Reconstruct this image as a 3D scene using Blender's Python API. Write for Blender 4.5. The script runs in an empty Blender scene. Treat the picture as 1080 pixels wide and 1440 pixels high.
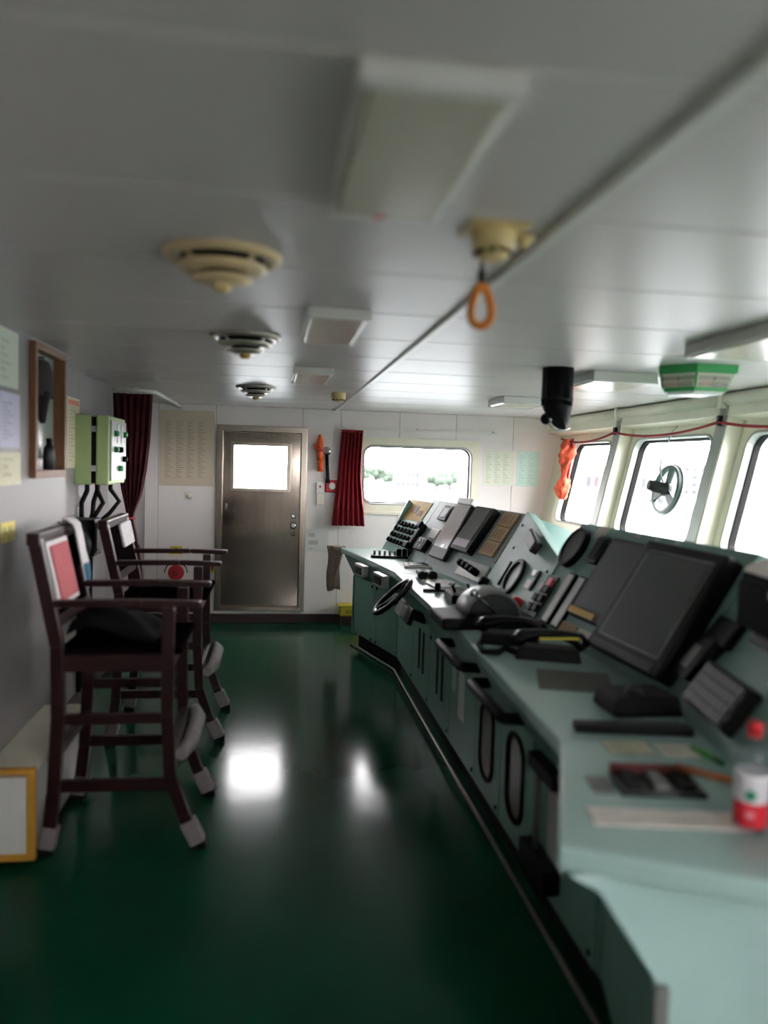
import bpy, bmesh, math, random
from mathutils import Vector, Matrix
random.seed(7)
C = bpy.context.scene.collection
S = bpy.context.scene
PI = math.pi

# ------------------------------------------------------------------ camera, sky, exposure
cam_d = bpy.data.cameras.new('camera'); cam = bpy.data.objects.new('camera', cam_d); C.objects.link(cam)
cam_d.sensor_fit = 'HORIZONTAL'; cam_d.sensor_width = 36; cam_d.lens = 36.0
cam_d.clip_start = .02; cam_d.clip_end = 5000
RX, RY, RZ = (0.98941791, 0.02177071, 0.14345117), (-0.14175458, -0.06584729, 0.98770936), (0.030949, -0.99759219, -0.06206439)
cam.matrix_world = Matrix(((RX[0], -RX[1], -RX[2], 0), (RY[0], -RY[1], -RY[2], 0), (RZ[0], -RZ[1], -RZ[2], 1.58), (0, 0, 0, 1)))
cam_d.dof.use_dof = True; cam_d.dof.focus_distance = 7.2; cam_d.dof.aperture_fstop = 1.5
S.camera = cam
w = bpy.data.worlds.new('overcast_sky'); S.world = w; w.use_nodes = True
bg = w.node_tree.nodes['Background']; bg.inputs[0].default_value = (1.0, .965, .985, 1); bg.inputs[1].default_value = 30.0
S.view_settings.view_transform = 'Standard'; S.view_settings.look = 'None'
S.view_settings.exposure = 0.0; S.view_settings.gamma = 1.0; S.view_settings.use_curve_mapping = False
S.cycles.diffuse_bounces = 6; S.cycles.max_bounces = 12; S.cycles.transparent_max_bounces = 16

# ------------------------------------------------------------------ materials
def lin(c):
    c = c / 255.0
    return c / 12.92 if c <= .04045 else ((c + .055) / 1.055) ** 2.4
MATS = {}
def mat(name, rgb, rough=.5, metal=0, var=.06, vscale=6, bump=0, bscale=30, coat=0, spec=.5, stretch=None):
    if name in MATS: return MATS[name]
    m = bpy.data.materials.new(name); m.use_nodes = True; nt = m.node_tree; n = nt.nodes; l = nt.links
    p = n['Principled BSDF']; col = [lin(c) for c in rgb]
    p.inputs['Roughness'].default_value = rough; p.inputs['Metallic'].default_value = metal
    p.inputs['Coat Weight'].default_value = coat; p.inputs['Coat Roughness'].default_value = .08
    p.inputs['Specular IOR Level'].default_value = spec
    tc = n.new('ShaderNodeTexCoord'); mp = n.new('ShaderNodeMapping'); l.new(tc.outputs['Object'], mp.inputs[0])
    if stretch: mp.inputs['Scale'].default_value = stretch
    no = n.new('ShaderNodeTexNoise'); no.inputs['Scale'].default_value = vscale; no.inputs['Detail'].default_value = 5
    l.new(mp.outputs[0], no.inputs['Vector'])
    cr = n.new('ShaderNodeValToRGB'); l.new(no.outputs['Fac'], cr.inputs[0])
    cr.color_ramp.elements[0].position = .3; cr.color_ramp.elements[1].position = .7
    cr.color_ramp.elements[0].color = [max(0, c * (1 - var)) for c in col] + [1]
    cr.color_ramp.elements[1].color = [min(1, c * (1 + var)) for c in col] + [1]
    l.new(cr.outputs[0], p.inputs['Base Color'])
    if bump:
        nb = n.new('ShaderNodeTexNoise'); nb.inputs['Scale'].default_value = bscale; nb.inputs['Detail'].default_value = 3
        l.new(mp.outputs[0], nb.inputs['Vector'])
        b = n.new('ShaderNodeBump'); b.inputs['Strength'].default_value = bump; b.inputs['Distance'].default_value = .02
        l.new(nb.outputs['Fac'], b.inputs['Height']); l.new(b.outputs[0], p.inputs['Normal'])
    MATS[name] = m; return m

def glass_mat(name, tint=(1, 1, 1), ior=1.45):
    m = bpy.data.materials.new(name); m.use_nodes = True; nt = m.node_tree; n = nt.nodes; l = nt.links
    n.remove(n['Principled BSDF'])
    t = n.new('ShaderNodeBsdfTransparent'); t.inputs[0].default_value = (*tint, 1)
    g = n.new('ShaderNodeBsdfGlossy'); g.inputs['Roughness'].default_value = .02
    f = n.new('ShaderNodeFresnel'); ge = n.new('ShaderNodeNewGeometry'); mr = n.new('ShaderNodeMapRange')
    mr.inputs['To Min'].default_value = ior; mr.inputs['To Max'].default_value = 1 / ior   # same reflectance on the way out
    l.new(ge.outputs['Backfacing'], mr.inputs['Value']); l.new(mr.outputs['Result'], f.inputs[0])
    mx = n.new('ShaderNodeMixShader'); l.new(f.outputs[0], mx.inputs[0]); l.new(t.outputs[0], mx.inputs[1]); l.new(g.outputs[0], mx.inputs[2])
    l.new(mx.outputs[0], n['Material Output'].inputs[0]); return m

def print_mat(name, paper, ink, cols=4, rows=30, axis='XZ', margin=.08, dens=.5):
    """printed sheet: columns of broken text lines on paper, in the sheet's generated coordinates"""
    m = bpy.data.materials.new(name); m.use_nodes = True; nt = m.node_tree; n = nt.nodes; l = nt.links
    p = n['Principled BSDF']; p.inputs['Roughness'].default_value = .7
    tc = n.new('ShaderNodeTexCoord'); sp = n.new('ShaderNodeSeparateXYZ'); l.new(tc.outputs['Generated'], sp.inputs[0])
    u = sp.outputs[axis[0]]; v = sp.outputs[axis[1]]
    def M(op, a, b=None, c=None):
        k = n.new('ShaderNodeMath'); k.operation = op
        for i, x in enumerate((a, b, c)):
            if x is None: continue
            if isinstance(x, (int, float)): k.inputs[i].default_value = x
            else: l.new(x, k.inputs[i])
        return k.outputs[0]
    rowf = M('FRACT', M('MULTIPLY', v, rows)); row = M('LESS_THAN', rowf, .55)
    colf = M('FRACT', M('MULTIPLY', M('SUBTRACT', u, margin), cols / (1 - 2 * margin)))
    ln = M('MULTIPLY_ADD', M('FRACT', M('MULTIPLY', M('FLOOR', M('MULTIPLY', v, rows)), .618)), .5, .25)
    colm = M('LESS_THAN', colf, ln)
    inside = M('MULTIPLY', M('MULTIPLY', M('GREATER_THAN', u, margin), M('LESS_THAN', u, 1 - margin)), M('MULTIPLY', M('GREATER_THAN', v, margin), M('LESS_THAN', v, 1 - margin * 1.4)))
    f = M('MULTIPLY', M('MULTIPLY', row, colm), M('MULTIPLY', inside, dens))
    mx = n.new('ShaderNodeMix'); mx.data_type = 'RGBA'; l.new(f, mx.inputs[0])
    mx.inputs[6].default_value = [lin(c) for c in paper] + [1]; mx.inputs[7].default_value = [lin(c) for c in ink] + [1]
    l.new(mx.outputs[2], p.inputs['Base Color']); return m

CEIL = mat('ceiling_paint', (212, 204, 201), .34, var=.02, vscale=2, bump=.05, bscale=3, spec=.25)
CEILTRIM = mat('ceiling_trim_paint', (225, 223, 216), .35, var=.03)
WALL = mat('white_wall_panel', (238, 231, 229), .38, var=.02, vscale=3)
WALLJ = mat('wall_joint', (150, 146, 142), .6)
LEFTW = mat('left_wall_shaded_white', (134, 130, 128), .45, var=.03, vscale=3)  # white wall; its shade is put into this greyer base colour
CREAM = mat('cream_paint', (236, 231, 212), .35, var=.05)
FLOOR = mat('green_deck_paint', (14, 66, 46), .15, var=.16, vscale=2.2, bump=.04, bscale=3.5, spec=.12)
DARK = mat('dark_brown_skirting', (48, 26, 24), .4)
STEEL = mat('brushed_stainless', (150, 140, 130), .11, 1, var=.08, vscale=3, bump=.03, bscale=40, stretch=(18, 18, .5))
STEELF = mat('stainless_frame', (168, 158, 146), .25, 1, var=.06, stretch=(14, 14, .5))
CHROME = mat('chrome', (220, 220, 220), .15, 1, var=.02)
GREYT = mat('grey_trim', (168, 168, 162), .5)
TEAL = mat('teal_console_paint', (122, 154, 145), .5, var=.06, vscale=5, bump=.02, bscale=60, spec=.25)
TEALP = mat('pale_teal_panel', (132, 150, 147), .5, var=.05, spec=.25)
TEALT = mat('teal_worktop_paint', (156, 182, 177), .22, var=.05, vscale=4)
TEALD = mat('darker_teal_front', (104, 142, 130), .45, var=.1, vscale=4)  # darker, more mottled teal than the rest of the console
BLACK = mat('black_plastic', (7, 7, 8), .55, var=.12, spec=.2)
BLACKG = mat('gloss_black', (7, 7, 8), .25, var=.05, spec=.4)
BLACKR = mat('black_rubber', (9, 9, 10), .7, var=.1, spec=.2)
GREY = mat('grey_plastic', (104, 106, 102), .45)
DGREY = mat('dark_grey_metal', (40, 43, 42), .5, spec=.3)
LGREY = mat('light_grey_plate', (176, 178, 174), .35)
SCREEN = mat('dark_screen_glass', (62, 66, 66), .25, var=.05, spec=.6)
GLAREF = mat('film_white_glare', (226, 228, 228), .14, .35, var=.05, vscale=4, bump=.25, bscale=9)  # plastic film; near-white base carries the window's reflection on the screen
PURPLE = mat('purple_label', (110, 86, 104), .5)
WHITE = mat('white_plastic', (228, 228, 224), .4)
PAPER = mat('paper_white', (212, 210, 204), .75, var=.03)
TANP = mat('tan_card', (178, 146, 108), .65, var=.08, vscale=9)
YELLOW = mat('yellow_sticker', (214, 196, 60), .55, var=.05)
CARD = mat('yellow_chart_card', (172, 140, 80), .7, var=.14, vscale=14, spec=.15)
RED = mat('red_plastic', (190, 26, 40), .4)
PINK = mat('pink_button', (226, 96, 120), .45)
ORANGE = mat('orange_plastic', (226, 92, 30), .45)
AMBER = mat('amber_webbing', (214, 126, 26), .6, var=.1, vscale=20)
IVORY = mat('ivory_plastic', (216, 192, 132), .45, var=.06)
VELVET = mat('red_velvet', (140, 10, 30), .8, var=.14, vscale=8, bump=.1, bscale=60)
VELVETD = mat('dark_red_velvet', (70, 6, 18), .85, var=.14, vscale=8, bump=.1, bscale=60)
ORCLOTH = mat('orange_red_cloth', (214, 84, 54), .75, var=.45, vscale=22)
ROPE = mat('red_cord', (150, 36, 44), .8)
WOOD = mat('dark_red_wood', (36, 8, 11), .4, var=.25, spec=.3, vscale=8, stretch=(1, 1, 8))
WOODF = mat('brown_wood_frame', (122, 82, 54), .5, var=.15, vscale=10, stretch=(6, 6, 1))
OAK = mat('yellow_wood_edge', (196, 144, 52), .5, var=.12, vscale=8)
LEATHER = mat('dark_seat_leather', (12, 8, 9), .8, var=.1, spec=.0)
PINKCLOTH = mat('pink_cloth', (168, 82, 86), .85, var=.06, vscale=20)
WHITECLOTH = mat('white_cloth', (200, 196, 196), .85, var=.05, vscale=20)
WRAPC = mat('grey_cloth_wrap', (136, 128, 128), .85, var=.1, vscale=20)
BROWNCLOTH = mat('taupe_towel', (150, 130, 120), .9, var=.1, vscale=18, bump=.15, bscale=90)
BLUECLOTH = mat('blue_cloth', (28, 84, 110), .8, var=.12)
BOXGREEN = mat('pale_green_enamel', (168, 190, 132), .45, var=.05)
GREENM = mat('green_enamel', (54, 158, 84), .4, var=.06)
GREENW = mat('deep_green_wheel', (22, 64, 60), .4, var=.06)
DIFF = mat('lamp_diffuser', (212, 204, 186), .2, var=.02, spec=.6)
BROWNI = mat('brown_wooden_ruler', (128, 72, 36), .5, var=.15)
PLATE = mat('pale_name_plate', (196, 190, 180), .5)
BOTTLE = glass_mat('clear_plastic', (.93, .95, .97), 1.35)
WATER = glass_mat('bottled_water', (.95, .97, .98), 1.2)
GLASS = glass_mat('window_glass', (.97, .975, .975), 1.45)

# ------------------------------------------------------------------ mesh helpers
class Fr:
    def __init__(s, o, x, y, z): s.o, s.x, s.y, s.z = map(Vector, (o, x, y, z))
    def __call__(s, p): return s.o + s.x * p[0] + s.y * p[1] + s.z * p[2]
    def at(s, u, v, n=0): return Fr(s((u, v, n)), s.x, s.y, s.z)
    def rot(s, a):
        c, k = math.cos(a), math.sin(a)
        return Fr(s.o, s.x * c + s.y * k, s.y * c - s.x * k, s.z)
W0 = Fr((0, 0, 0), (1, 0, 0), (0, 1, 0), (0, 0, 1))
def fr(o, x, up=(0, 0, 1)):
    """frame at o with local x along x; z as close to up as possible"""
    x = Vector(x).normalized(); y = Vector(up).cross(x).normalized(); z = x.cross(y)
    return Fr(o, x, y, z)
def frz(o, z, hint=(0, 1, 0)):
    z = Vector(z).normalized(); x = Vector(hint).cross(z)
    if x.length < 1e-4: x = Vector((1, 0, 0)).cross(z)
    x.normalize(); return Fr(o, x, z.cross(x), z)
ORI = {}
class MB:
    def __init__(s): s.v = []; s.f = []; s.m = []; s.sm = []; s.cm = 0
    def mi(s, i): s.cm = i; return s
    def add(s, vs, fs, smooth=False):
        b = len(s.v); s.v += [Vector(p) for p in vs]
        for f in fs: s.f.append([b + i for i in f]); s.m.append(s.cm); s.sm.append(smooth)
        return s
    def box(s, c, d, F=W0, taper=1.0):
        x, y, z = [a / 2 for a in d]; vs = []
        for k in (-1, 1):
            t = taper if k > 0 else 1
            vs += [F((c[0] + i * x * t, c[1] + j * y * t, c[2] + k * z)) for i, j in ((-1, -1), (1, -1), (1, 1), (-1, 1))]
        return s.add(vs, [(3, 2, 1, 0), (4, 5, 6, 7), (0, 1, 5, 4), (1, 2, 6, 5), (2, 3, 7, 6), (3, 0, 4, 7)])
    def bb(s, x0, x1, y0, y1, z0, z1): return s.box(((x0 + x1) / 2, (y0 + y1) / 2, (z0 + z1) / 2), (x1 - x0, y1 - y0, z1 - z0))
    def prism(s, poly, h0, h1, F=W0, smooth=False):
        n = len(poly); vs = [F((p[0], p[1], h0)) for p in poly] + [F((p[0], p[1], h1)) for p in poly]
        s.add(vs, [list(range(n))[::-1], list(range(n, 2 * n))])
        b = len(s.v) - 2 * n
        for i in range(n): s.f.append([b + i, b + (i + 1) % n, b + n + (i + 1) % n, b + n + i]); s.m.append(s.cm); s.sm.append(smooth)
        return s
    def loft(s, A, B):
        n = len(A); s.add(list(A) + list(B), [list(range(n))[::-1], list(range(n, 2 * n))] + [[i, (i + 1) % n, n + (i + 1) % n, n + i] for i in range(n)]); return s
    def ring(s, outer, inner, h0, h1, F=W0):
        n = len(outer); vs = []
        for h in (h0, h1):
            vs += [F((p[0], p[1], h)) for p in outer] + [F((p[0], p[1], h)) for p in inner]
        fs = []
        for i in range(n):
            j = (i + 1) % n
            fs += [[2*n+i, 2*n+j, 3*n+j, 3*n+i], [i, n+i, n+j, j], [i, j, 2*n+j, 2*n+i], [n+i, 3*n+i, 3*n+j, n+j]]
        return s.add(vs, fs)
    def tube(s, pts, r, n=10, closed=False, F=W0, flat=None):
        P = [F(p) for p in pts]; k = len(P); vs = []; up = None
        rr = r if isinstance(r, (list, tuple)) else [r] * k
        for i in range(k):
            a = P[(i - 1) % k] if (closed or i > 0) else P[i]; b = P[(i + 1) % k] if (closed or i < k - 1) else P[i]
            t = (b - a).normalized()
            if up is None: up = Vector((0, 0, 1)) if abs(t.z) < .9 else Vector((1, 0, 0))
            x = up.cross(t)
            if x.length < 1e-5: x = Vector((0, 1, 0)).cross(t)
            x.normalize(); y = t.cross(x); up = y
            fx, fy = flat or (1, 1)
            vs += [P[i] + (x * math.cos(q) * fx + y * math.sin(q) * fy) * rr[i] for q in [2 * PI * j / n for j in range(n)]]
        fs = [[i*n+j, i*n+(j+1) % n, ((i+1) % k)*n+(j+1) % n, ((i+1) % k)*n+j] for i in range(k if closed else k - 1) for j in range(n)]
        s.add(vs, fs, True)
        if not closed:
            b = len(s.v) - k * n
            s.f.append([b + j for j in range(n)][::-1]); s.f.append([b + (k-1)*n + j for j in range(n)])
            s.m += [s.cm] * 2; s.sm += [False] * 2
        return s
    def lathe(s, prof, F=W0, n=28, smooth=True):
        k = len(prof); vs = []
        for r, z in prof: vs += [F((r * math.cos(2*PI*j/n), r * math.sin(2*PI*j/n), z)) for j in range(n)]
        s.add(vs, [[i*n+j, i*n+(j+1) % n, (i+1)*n+(j+1) % n, (i+1)*n+j] for i in range(k-1) for j in range(n)], smooth)
        b = len(s.v) - k * n
        s.f.append([b + j for j in range(n)][::-1]); s.f.append([b + (k-1)*n + j for j in range(n)]); s.m += [s.cm]*2; s.sm += [False]*2
        return s
    def sheet(s, rows, thick, smooth=True):
        """rows: list of lists of Vector (front); closed slab of the given thickness vector"""
        nu = len(rows[0]); nv = len(rows); t = Vector(thick)
        A = [p for r in rows for p in r]; B = [p + t for p in A]; N = len(A); fs = []
        for i in range(nv-1):
            for j in range(nu-1):
                q = [i*nu+j, i*nu+j+1, (i+1)*nu+j+1, (i+1)*nu+j]; fs += [q, [N + k for k in q[::-1]]]
        def edge(a, b): fs.append([b, a, N+a, N+b])
        for j in range(nu-1): edge(j, j+1); edge((nv-1)*nu+j+1, (nv-1)*nu+j)
        for i in range(nv-1): edge((i+1)*nu, i*nu); edge(i*nu+nu-1, (i+1)*nu+nu-1)
        return s.add(A + B, fs, smooth)
    def build(s, name, mats, parent=None, bevel=0, origin=None, **props):
        if not isinstance(mats, (list, tuple)): mats = [mats]
        if parent is not None: o0 = ORI[parent.name]
        elif origin is not None: o0 = Vector(origin)
        else:
            xs = [p.x for p in s.v]; ys = [p.y for p in s.v]
            o0 = Vector(((min(xs)+max(xs))/2, (min(ys)+max(ys))/2, min(p.z for p in s.v)))
        me = bpy.data.meshes.new(name); me.from_pydata([p - o0 for p in s.v], [], s.f)
        for m in mats: me.materials.append(m)
        me.polygons.foreach_set('material_index', s.m); me.polygons.foreach_set('use_smooth', s.sm)
        bm = bmesh.new(); bm.from_mesh(me); bmesh.ops.recalc_face_normals(bm, faces=bm.faces); bm.to_mesh(me); bm.free()
        me.update()
        ob = bpy.data.objects.new(name, me); C.objects.link(ob)
        if parent is not None: ob.parent = parent
        else: ob.location = o0
        ORI[ob.name] = o0
        if bevel:
            b = ob.modifiers.new('bevel', 'BEVEL'); b.width = bevel; b.segments = 2; b.limit_method = 'ANGLE'; b.angle_limit = .7
        for k, v in props.items(): ob[k] = v
        return ob
def empty(name, loc, **props):
    o = bpy.data.objects.new(name, None); C.objects.link(o); o.location = loc; ORI[o.name] = Vector(loc); o.empty_display_size = .05
    for k, v in props.items(): o[k] = v
    return o
def thing(name, loc, label, cat, group=None):
    o = empty(name, loc, label=label, category=cat)
    if group: o['group'] = group
    return o
def tag(o, label, cat, group=None):
    o['label'] = label; o['category'] = cat
    if group: o['group'] = group
    return o
def copy_tree(o, off, parent=None):
    c = o.copy(); C.objects.link(c)
    if parent is None:
        c.location = Vector(o.location) + Vector(off)
    else: c.parent = parent
    ORI[c.name] = ORI[o.name] + Vector(off)
    for ch in list(o.children):
        copy_tree(ch, off, c)
    return c
def rrect(x0, x1, y0, y1, r, n=5):
    P = []
    for cx, cy, a in ((x1-r, y1-r, 0), (x0+r, y1-r, PI/2), (x0+r, y0+r, PI), (x1-r, y0+r, 3*PI/2)):
        P += [(cx + r*math.cos(a + PI/2*i/n), cy + r*math.sin(a + PI/2*i/n)) for i in range(n+1)]
    return P
def rects(x0, x1, z0, z1, op):
    """split a wall rectangle around rectangular openings"""
    xs = sorted({x0, x1} | {min(max(a, x0), x1) for o in op for a in o[:2]}); out = []
    for a, b in zip(xs, xs[1:]):
        zs = [(max(o[2], z0), min(o[3], z1)) for o in op if o[0] < (a+b)/2 < o[1] and o[2] < z1 and o[3] > z0]; zs.sort(); z = z0
        for c, d in zs:
            if c > z + 1e-4: out.append((a, b, z, c))
            z = max(z, d)
        if z1 > z + 1e-4: out.append((a, b, z, z1))
    return out

# ================================================================== THE SETTING
ZC = 2.09; YF = 7.5; YB = -1.189
def structure(o): o['kind'] = 'structure'; return o
structure(MB().bb(-1.5, 3.2, YB-.1, YF+.1, -.1, 0).build('floor', FLOOR))
# ceiling: light backing with raised panels, one mesh shared by each column
ce = structure(MB().bb(-1.5, 3.05, YB-.1, YF+.1, ZC+.004, ZC+.1).build('ceiling', mat('ceiling_joint_strip', (246, 242, 234), .35, var=.02)))
ROW = .5435
def panel_mesh(x0, x1):
    m = MB(); g = .0045; y0, y1 = YB+g, YB+ROW-g; c = .003
    A = [(x0, y0, ZC+.006), (x1, y0, ZC+.006), (x1, y1, ZC+.006), (x0, y1, ZC+.006)]
    B = [(x0, y0, ZC+c), (x1, y0, ZC+c), (x1, y1, ZC+c), (x0, y1, ZC+c)]
    D = [(x0, y0+c, ZC), (x1, y0+c, ZC), (x1, y1-c, ZC), (x0, y1-c, ZC)]
    m.loft([Vector(p) for p in A], [Vector(p) for p in B]); m.loft([Vector(p) for p in B], [Vector(p) for p in D]); return m
for x0, x1 in ((-1.3, .578), (.602, 2.96)):
    p0 = panel_mesh(x0, x1).build('ceiling_panel', CEIL, ce)
    for k in range(1, 16):
        q = p0.copy(); C.objects.link(q); q.parent = ce; q.location = (0, k*ROW, 0)
structure(MB().prism([(-.02, 0), (.02, 0), (.014, -.014), (-.014, -.014)], YB, YF, Fr((.59, 0, ZC+.002), (1, 0, 0), (0, 0, 1), (0, 1, 0))).build('trim_1', CEILTRIM))

# far wall with raised panels, door and window openings
DOOR = (-.53, .31, .13, 1.90); WIN = (.80, 2.02, 1.12, 1.83)
def end_wall(name, y, s, joints, ops):
    m = MB()
    for a, b, c, d in rects(-1.5, 3.15, -.05, ZC+.05, ops): m.bb(a, b, *sorted((y + s*.007, y + s*.1)), c, d)
    wl = structure(m.build(name, WALLJ))
    for x0, x1 in zip(joints, joints[1:]):
        for a, b, c, d in rects(x0+.002, x1-.002, .0, ZC, ops):
            if b - a < .01: continue
            MB().bb(a, b, *sorted((y, y + s*.008)), c, d).build('wall_panel', WALL, wl, bevel=.002)
    return wl
end_wall('wall_far', YF, 1, [-1.2, -1.08, -.55, .27, .64, 1.22, 1.79, 2.38, 3.0], [DOOR, WIN])
end_wall('wall_back', YB, -1, [-1.2, -.55, .27, .64, 1.22, 1.79, 2.38, 3.0], [(.80, 2.02, 1.12, 1.83)])
structure(MB().bb(-1.2, .715, YF-.018, YF, 0, .09).build('baseboard_far', DARK, bevel=.004))
structure(MB().bb(1.8, 2.62, YF-.018, YF, 0, .09).build('baseboard_far', DARK, bevel=.004))

def steel_door(name, y, s, ajar=False):
    """stainless door, leaf set back in a raised frame; s = +1 when the room is on the -Y side"""
    F = Fr((0, y, 0), (1, 0, 0), (0, 0, 1), (0, -s, 0))
    x0, x1, z0, z1 = DOOR
    d = structure(empty(name, (-.11, y, z0)))
    q = lambda a, b, c, e: [(b, e), (a, e), (a, c), (b, c)]
    MB().ring(q(x0-.01, x1+.01, z0-.01, z1+.01), q(x0+.05, x1-.05, z0+.035, z1-.05), -.09, .022, F).build('door_frame', STEELF, d, bevel=.004)
    lf = MB().ring(q(x0+.05, x1-.05, z0+.035, z1-.05), q(-.405, .155, 1.285, 1.745), -.075, -.035, F).build('door_leaf', STEEL, d)
    MB().ring(q(-.415, .165, 1.275, 1.755), q(-.378, .128, 1.308, 1.72), -.06, -.018, F).build('window_trim', STEELF, lf, bevel=.003)
    MB().box((-.125, 1.515, -.05), (.56, .46, .006), F).build('pane', GLASS, lf)
    k = MB()
    k.lathe([(.028, -.035), (.028, -.02), (.012, -.018), (.012, .005), (.03, .01), (.03, .02), (.015, .026)], F.at(.2, .955), 20); k.build('door_knob', CHROME, lf)
    MB().lathe([(.024, -.035), (.024, -.024), (.014, -.02)], F.at(.2, 1.045), 18).build('deadlock', CHROME, lf)
    MB().lathe([(.018, -.035), (.018, -.026), (.008, -.022)], F.at(.2, .87), 18).build('keyhole_cover', CHROME, lf)
    MB().box((x0+.085, 1.13, -.028), (.022, .06, .016), F).lathe([(.009, -.02), (.009, .0), (.004, .003)], F.at(x0+.085, 1.14), 12).build('door_hook', CHROME, lf)
    if ajar: lf.matrix_basis = Matrix.Translation((x0+.06+.11, s*.085, 0)) @ Matrix.Rotation(s*1.75, 4, 'Z') @ Matrix.Translation((-(x0+.06+.11), -s*.085, 0))   # hooked open on the outside
    return d
steel_door('door_1', YF, 1)

def window(name, F, x0, x1, y0, y1, r=.1, gl=GLASS, mats=(CREAM, GREYT, BLACKR), depth=.1):
    """F: x,y in the wall plane, z into the room"""
    wd = structure(empty(name, F(((x0+x1)/2, y0, 0))))
    e = .07
    MB().ring(rrect(x0-e, x1+e, y0-e, y1+e, .03), rrect(x0, x1, y0, y1, r), -.01, .022, F).build('window_frame', mats[0], wd)
    MB().ring(rrect(x0, x1, y0, y1, r), rrect(x0+.016, x1-.016, y0+.016, y1-.016, r-.014), -.05, .03, F).build('inner_rim', mats[1], wd)
    MB().ring(rrect(x0+.016, x1-.016, y0+.016, y1-.016, r-.014), rrect(x0+.026, x1-.026, y0+.026, y1-.026, r-.022), -.06, -.02, F).build('gasket', mats[2], wd)
    MB().prism(rrect(x0+.02, x1-.02, y0+.02, y1-.02, r-.02), -.05, -.044, F).build('pane', gl, wd)
    MB().ring([(x1+e-.005, y1+e-.005), (x0-e+.005, y1+e-.005), (x0-e+.005, y0-e+.005), (x1+e-.005, y0-e+.005)],
              [(x1+.005, y1+.005), (x0-.005, y1+.005), (x0-.005, y0-.005), (x1+.005, y0-.005)], -depth, -.008, F).build('window_reveal', mats[0], wd)
    return wd
FF = Fr((0, YF, 0), (1, 0, 0), (0, 0, 1), (0, -1, 0)); FB = Fr((0, YB, 0), (-1, 0, 0), (0, 0, 1), (0, 1, 0))
window('window_8', FB, -1.96, -.86, 1.18, 1.77)
window('window_1', FF, .86, 1.96, 1.18, 1.77)
MB().bb(.78, 2.04, YF-.05, YF-.018, 1.085, 1.115).build('window_sill', CREAM, bpy.data.objects['window_1'], bevel=.004)

# forward wall: leans out at the top, six windows
SL = .22; N_ = math.hypot(1, SL)
def xr(z): return 2.70 + SL*(z - 1.08)
FR = Fr((xr(.98), 0, .98), (0, 1, 0), (SL/N_, 0, 1/N_), (-1/N_, 0, SL/N_))
VW = (.105, .885)
WY = [(6.19, 7.06), (4.67, 5.78), (3.20, 4.31), (1.73, 2.84), (.26, 1.37), (-.97, -.10)]
m = MB()
for a, b, c, d in rects(YB-.1, YF+.1, 0, 1.19, [(a-.065, b+.065, VW[0]-.065, VW[1]+.065) for a, b in WY]):
    m.prism([(a, c), (b, c), (b, d), (a, d)], -.1, 0, FR)
wr = structure(m.build('wall_right', CREAM))
for i, (a, b) in enumerate(WY): window('window_%d' % (i+2), FR, a, b, VW[0], VW[1], .1, mats=(CREAM, GREYT, BLACKR))
MB().bb(2.64, 2.80, YB, YF, -.05, .985).build('lower_wall', CREAM, wr)
structure(MB().bb(2.50, 2.70, YB, YF, .985, 1.012).build('trim_2', CREAM, bevel=.006))
for k, (a, b) in enumerate(zip(WY[1:], WY[:-1])):
    c0, c1 = a[1], b[0]
    MB().box((c0+.075+.065, .52, .065), (.125, 1.04, .128), FR).build('pillar', CREAM, wr, bevel=.006)
    MB().box((c0+.075+.065, .52, .132), (.10, 1.03, .006), FR).build('pillar_shade_strip', GREYT, wr, bevel=.002)  # grey facing paints in the shade on the pillar's aft side
# cornice over the windows: a flat pelmet board in lengths with a rounded beam above it
pel = structure(empty('trim_3', (2.85, 2.6, 1.9)))
ys = [YB, .03, 1.515, 2.98, 4.45, 5.92, YF]
for a, b in zip(ys, ys[1:]):
    MB().prism([(a+.004, .955), (b-.004, .955), (b-.004, 1.085), (a+.004, 1.085)], .0, .135, FR).build('pelmet_board', CREAM, pel, bevel=.004)
    MB().tube([(2.765, a+.004, 2.045), (2.765, b-.004, 2.045)], .040, 14).build('pelmet_beam', CREAM, pel)
    MB().bb(2.72, 2.80, b-.022, b+.022, 1.99, 2.088).build('pelmet_clip', CREAM, pel, bevel=.006)

# left wall: a nearer casing with a niche, stepping back at Y 4.15
NI = (3.55, 4.05, 1.47, 2.07)
m = MB()
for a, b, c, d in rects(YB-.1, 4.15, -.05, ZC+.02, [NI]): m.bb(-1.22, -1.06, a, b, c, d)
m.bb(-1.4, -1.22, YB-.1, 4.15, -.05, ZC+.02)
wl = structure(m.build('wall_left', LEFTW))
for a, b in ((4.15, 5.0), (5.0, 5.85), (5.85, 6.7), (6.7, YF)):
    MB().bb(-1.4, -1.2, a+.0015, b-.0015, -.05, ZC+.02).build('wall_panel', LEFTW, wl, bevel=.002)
structure(MB().bb(-1.2, -1.185, 4.15, YF, 0, .09).build('baseboard_left', DARK, bevel=.004))

# ================================================================== CEILING FITTINGS
def lamp(x0, x1, y0, y1, label, zb=2.058, mark=False):
    cx, cy = (x0+x1)/2, (y0+y1)/2
    t = thing('ceiling_light', (cx, cy, zb), label, 'ceiling light', None)
    F = Fr((cx, cy, ZC), (1, 0, 0), (0, -1, 0), (0, 0, -1)); L = y1-y0; Wd = x1-x0; h = ZC-zb
    MB().box((0, 0, h/2-.0015), (Wd, L, h-.005), F).build('housing', CEILTRIM, t, bevel=.004)
    MB().box((0, 0, h-.001), (Wd-.024, L-.04, .010), F, taper=.96).build('diffuser', DIFF, t, bevel=.003)
    for s in (-1, 1): MB().box((0, s*(L/2-.01), h-.002), (Wd+.004, .02, .012), F).build('end_cap', CEILTRIM, t, bevel=.003)
    if mark: MB().box((-.012, -(L/2-.035), h+.0045), (.022, .016, .003), F).build('rating_label', RED, t)
    return t
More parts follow.
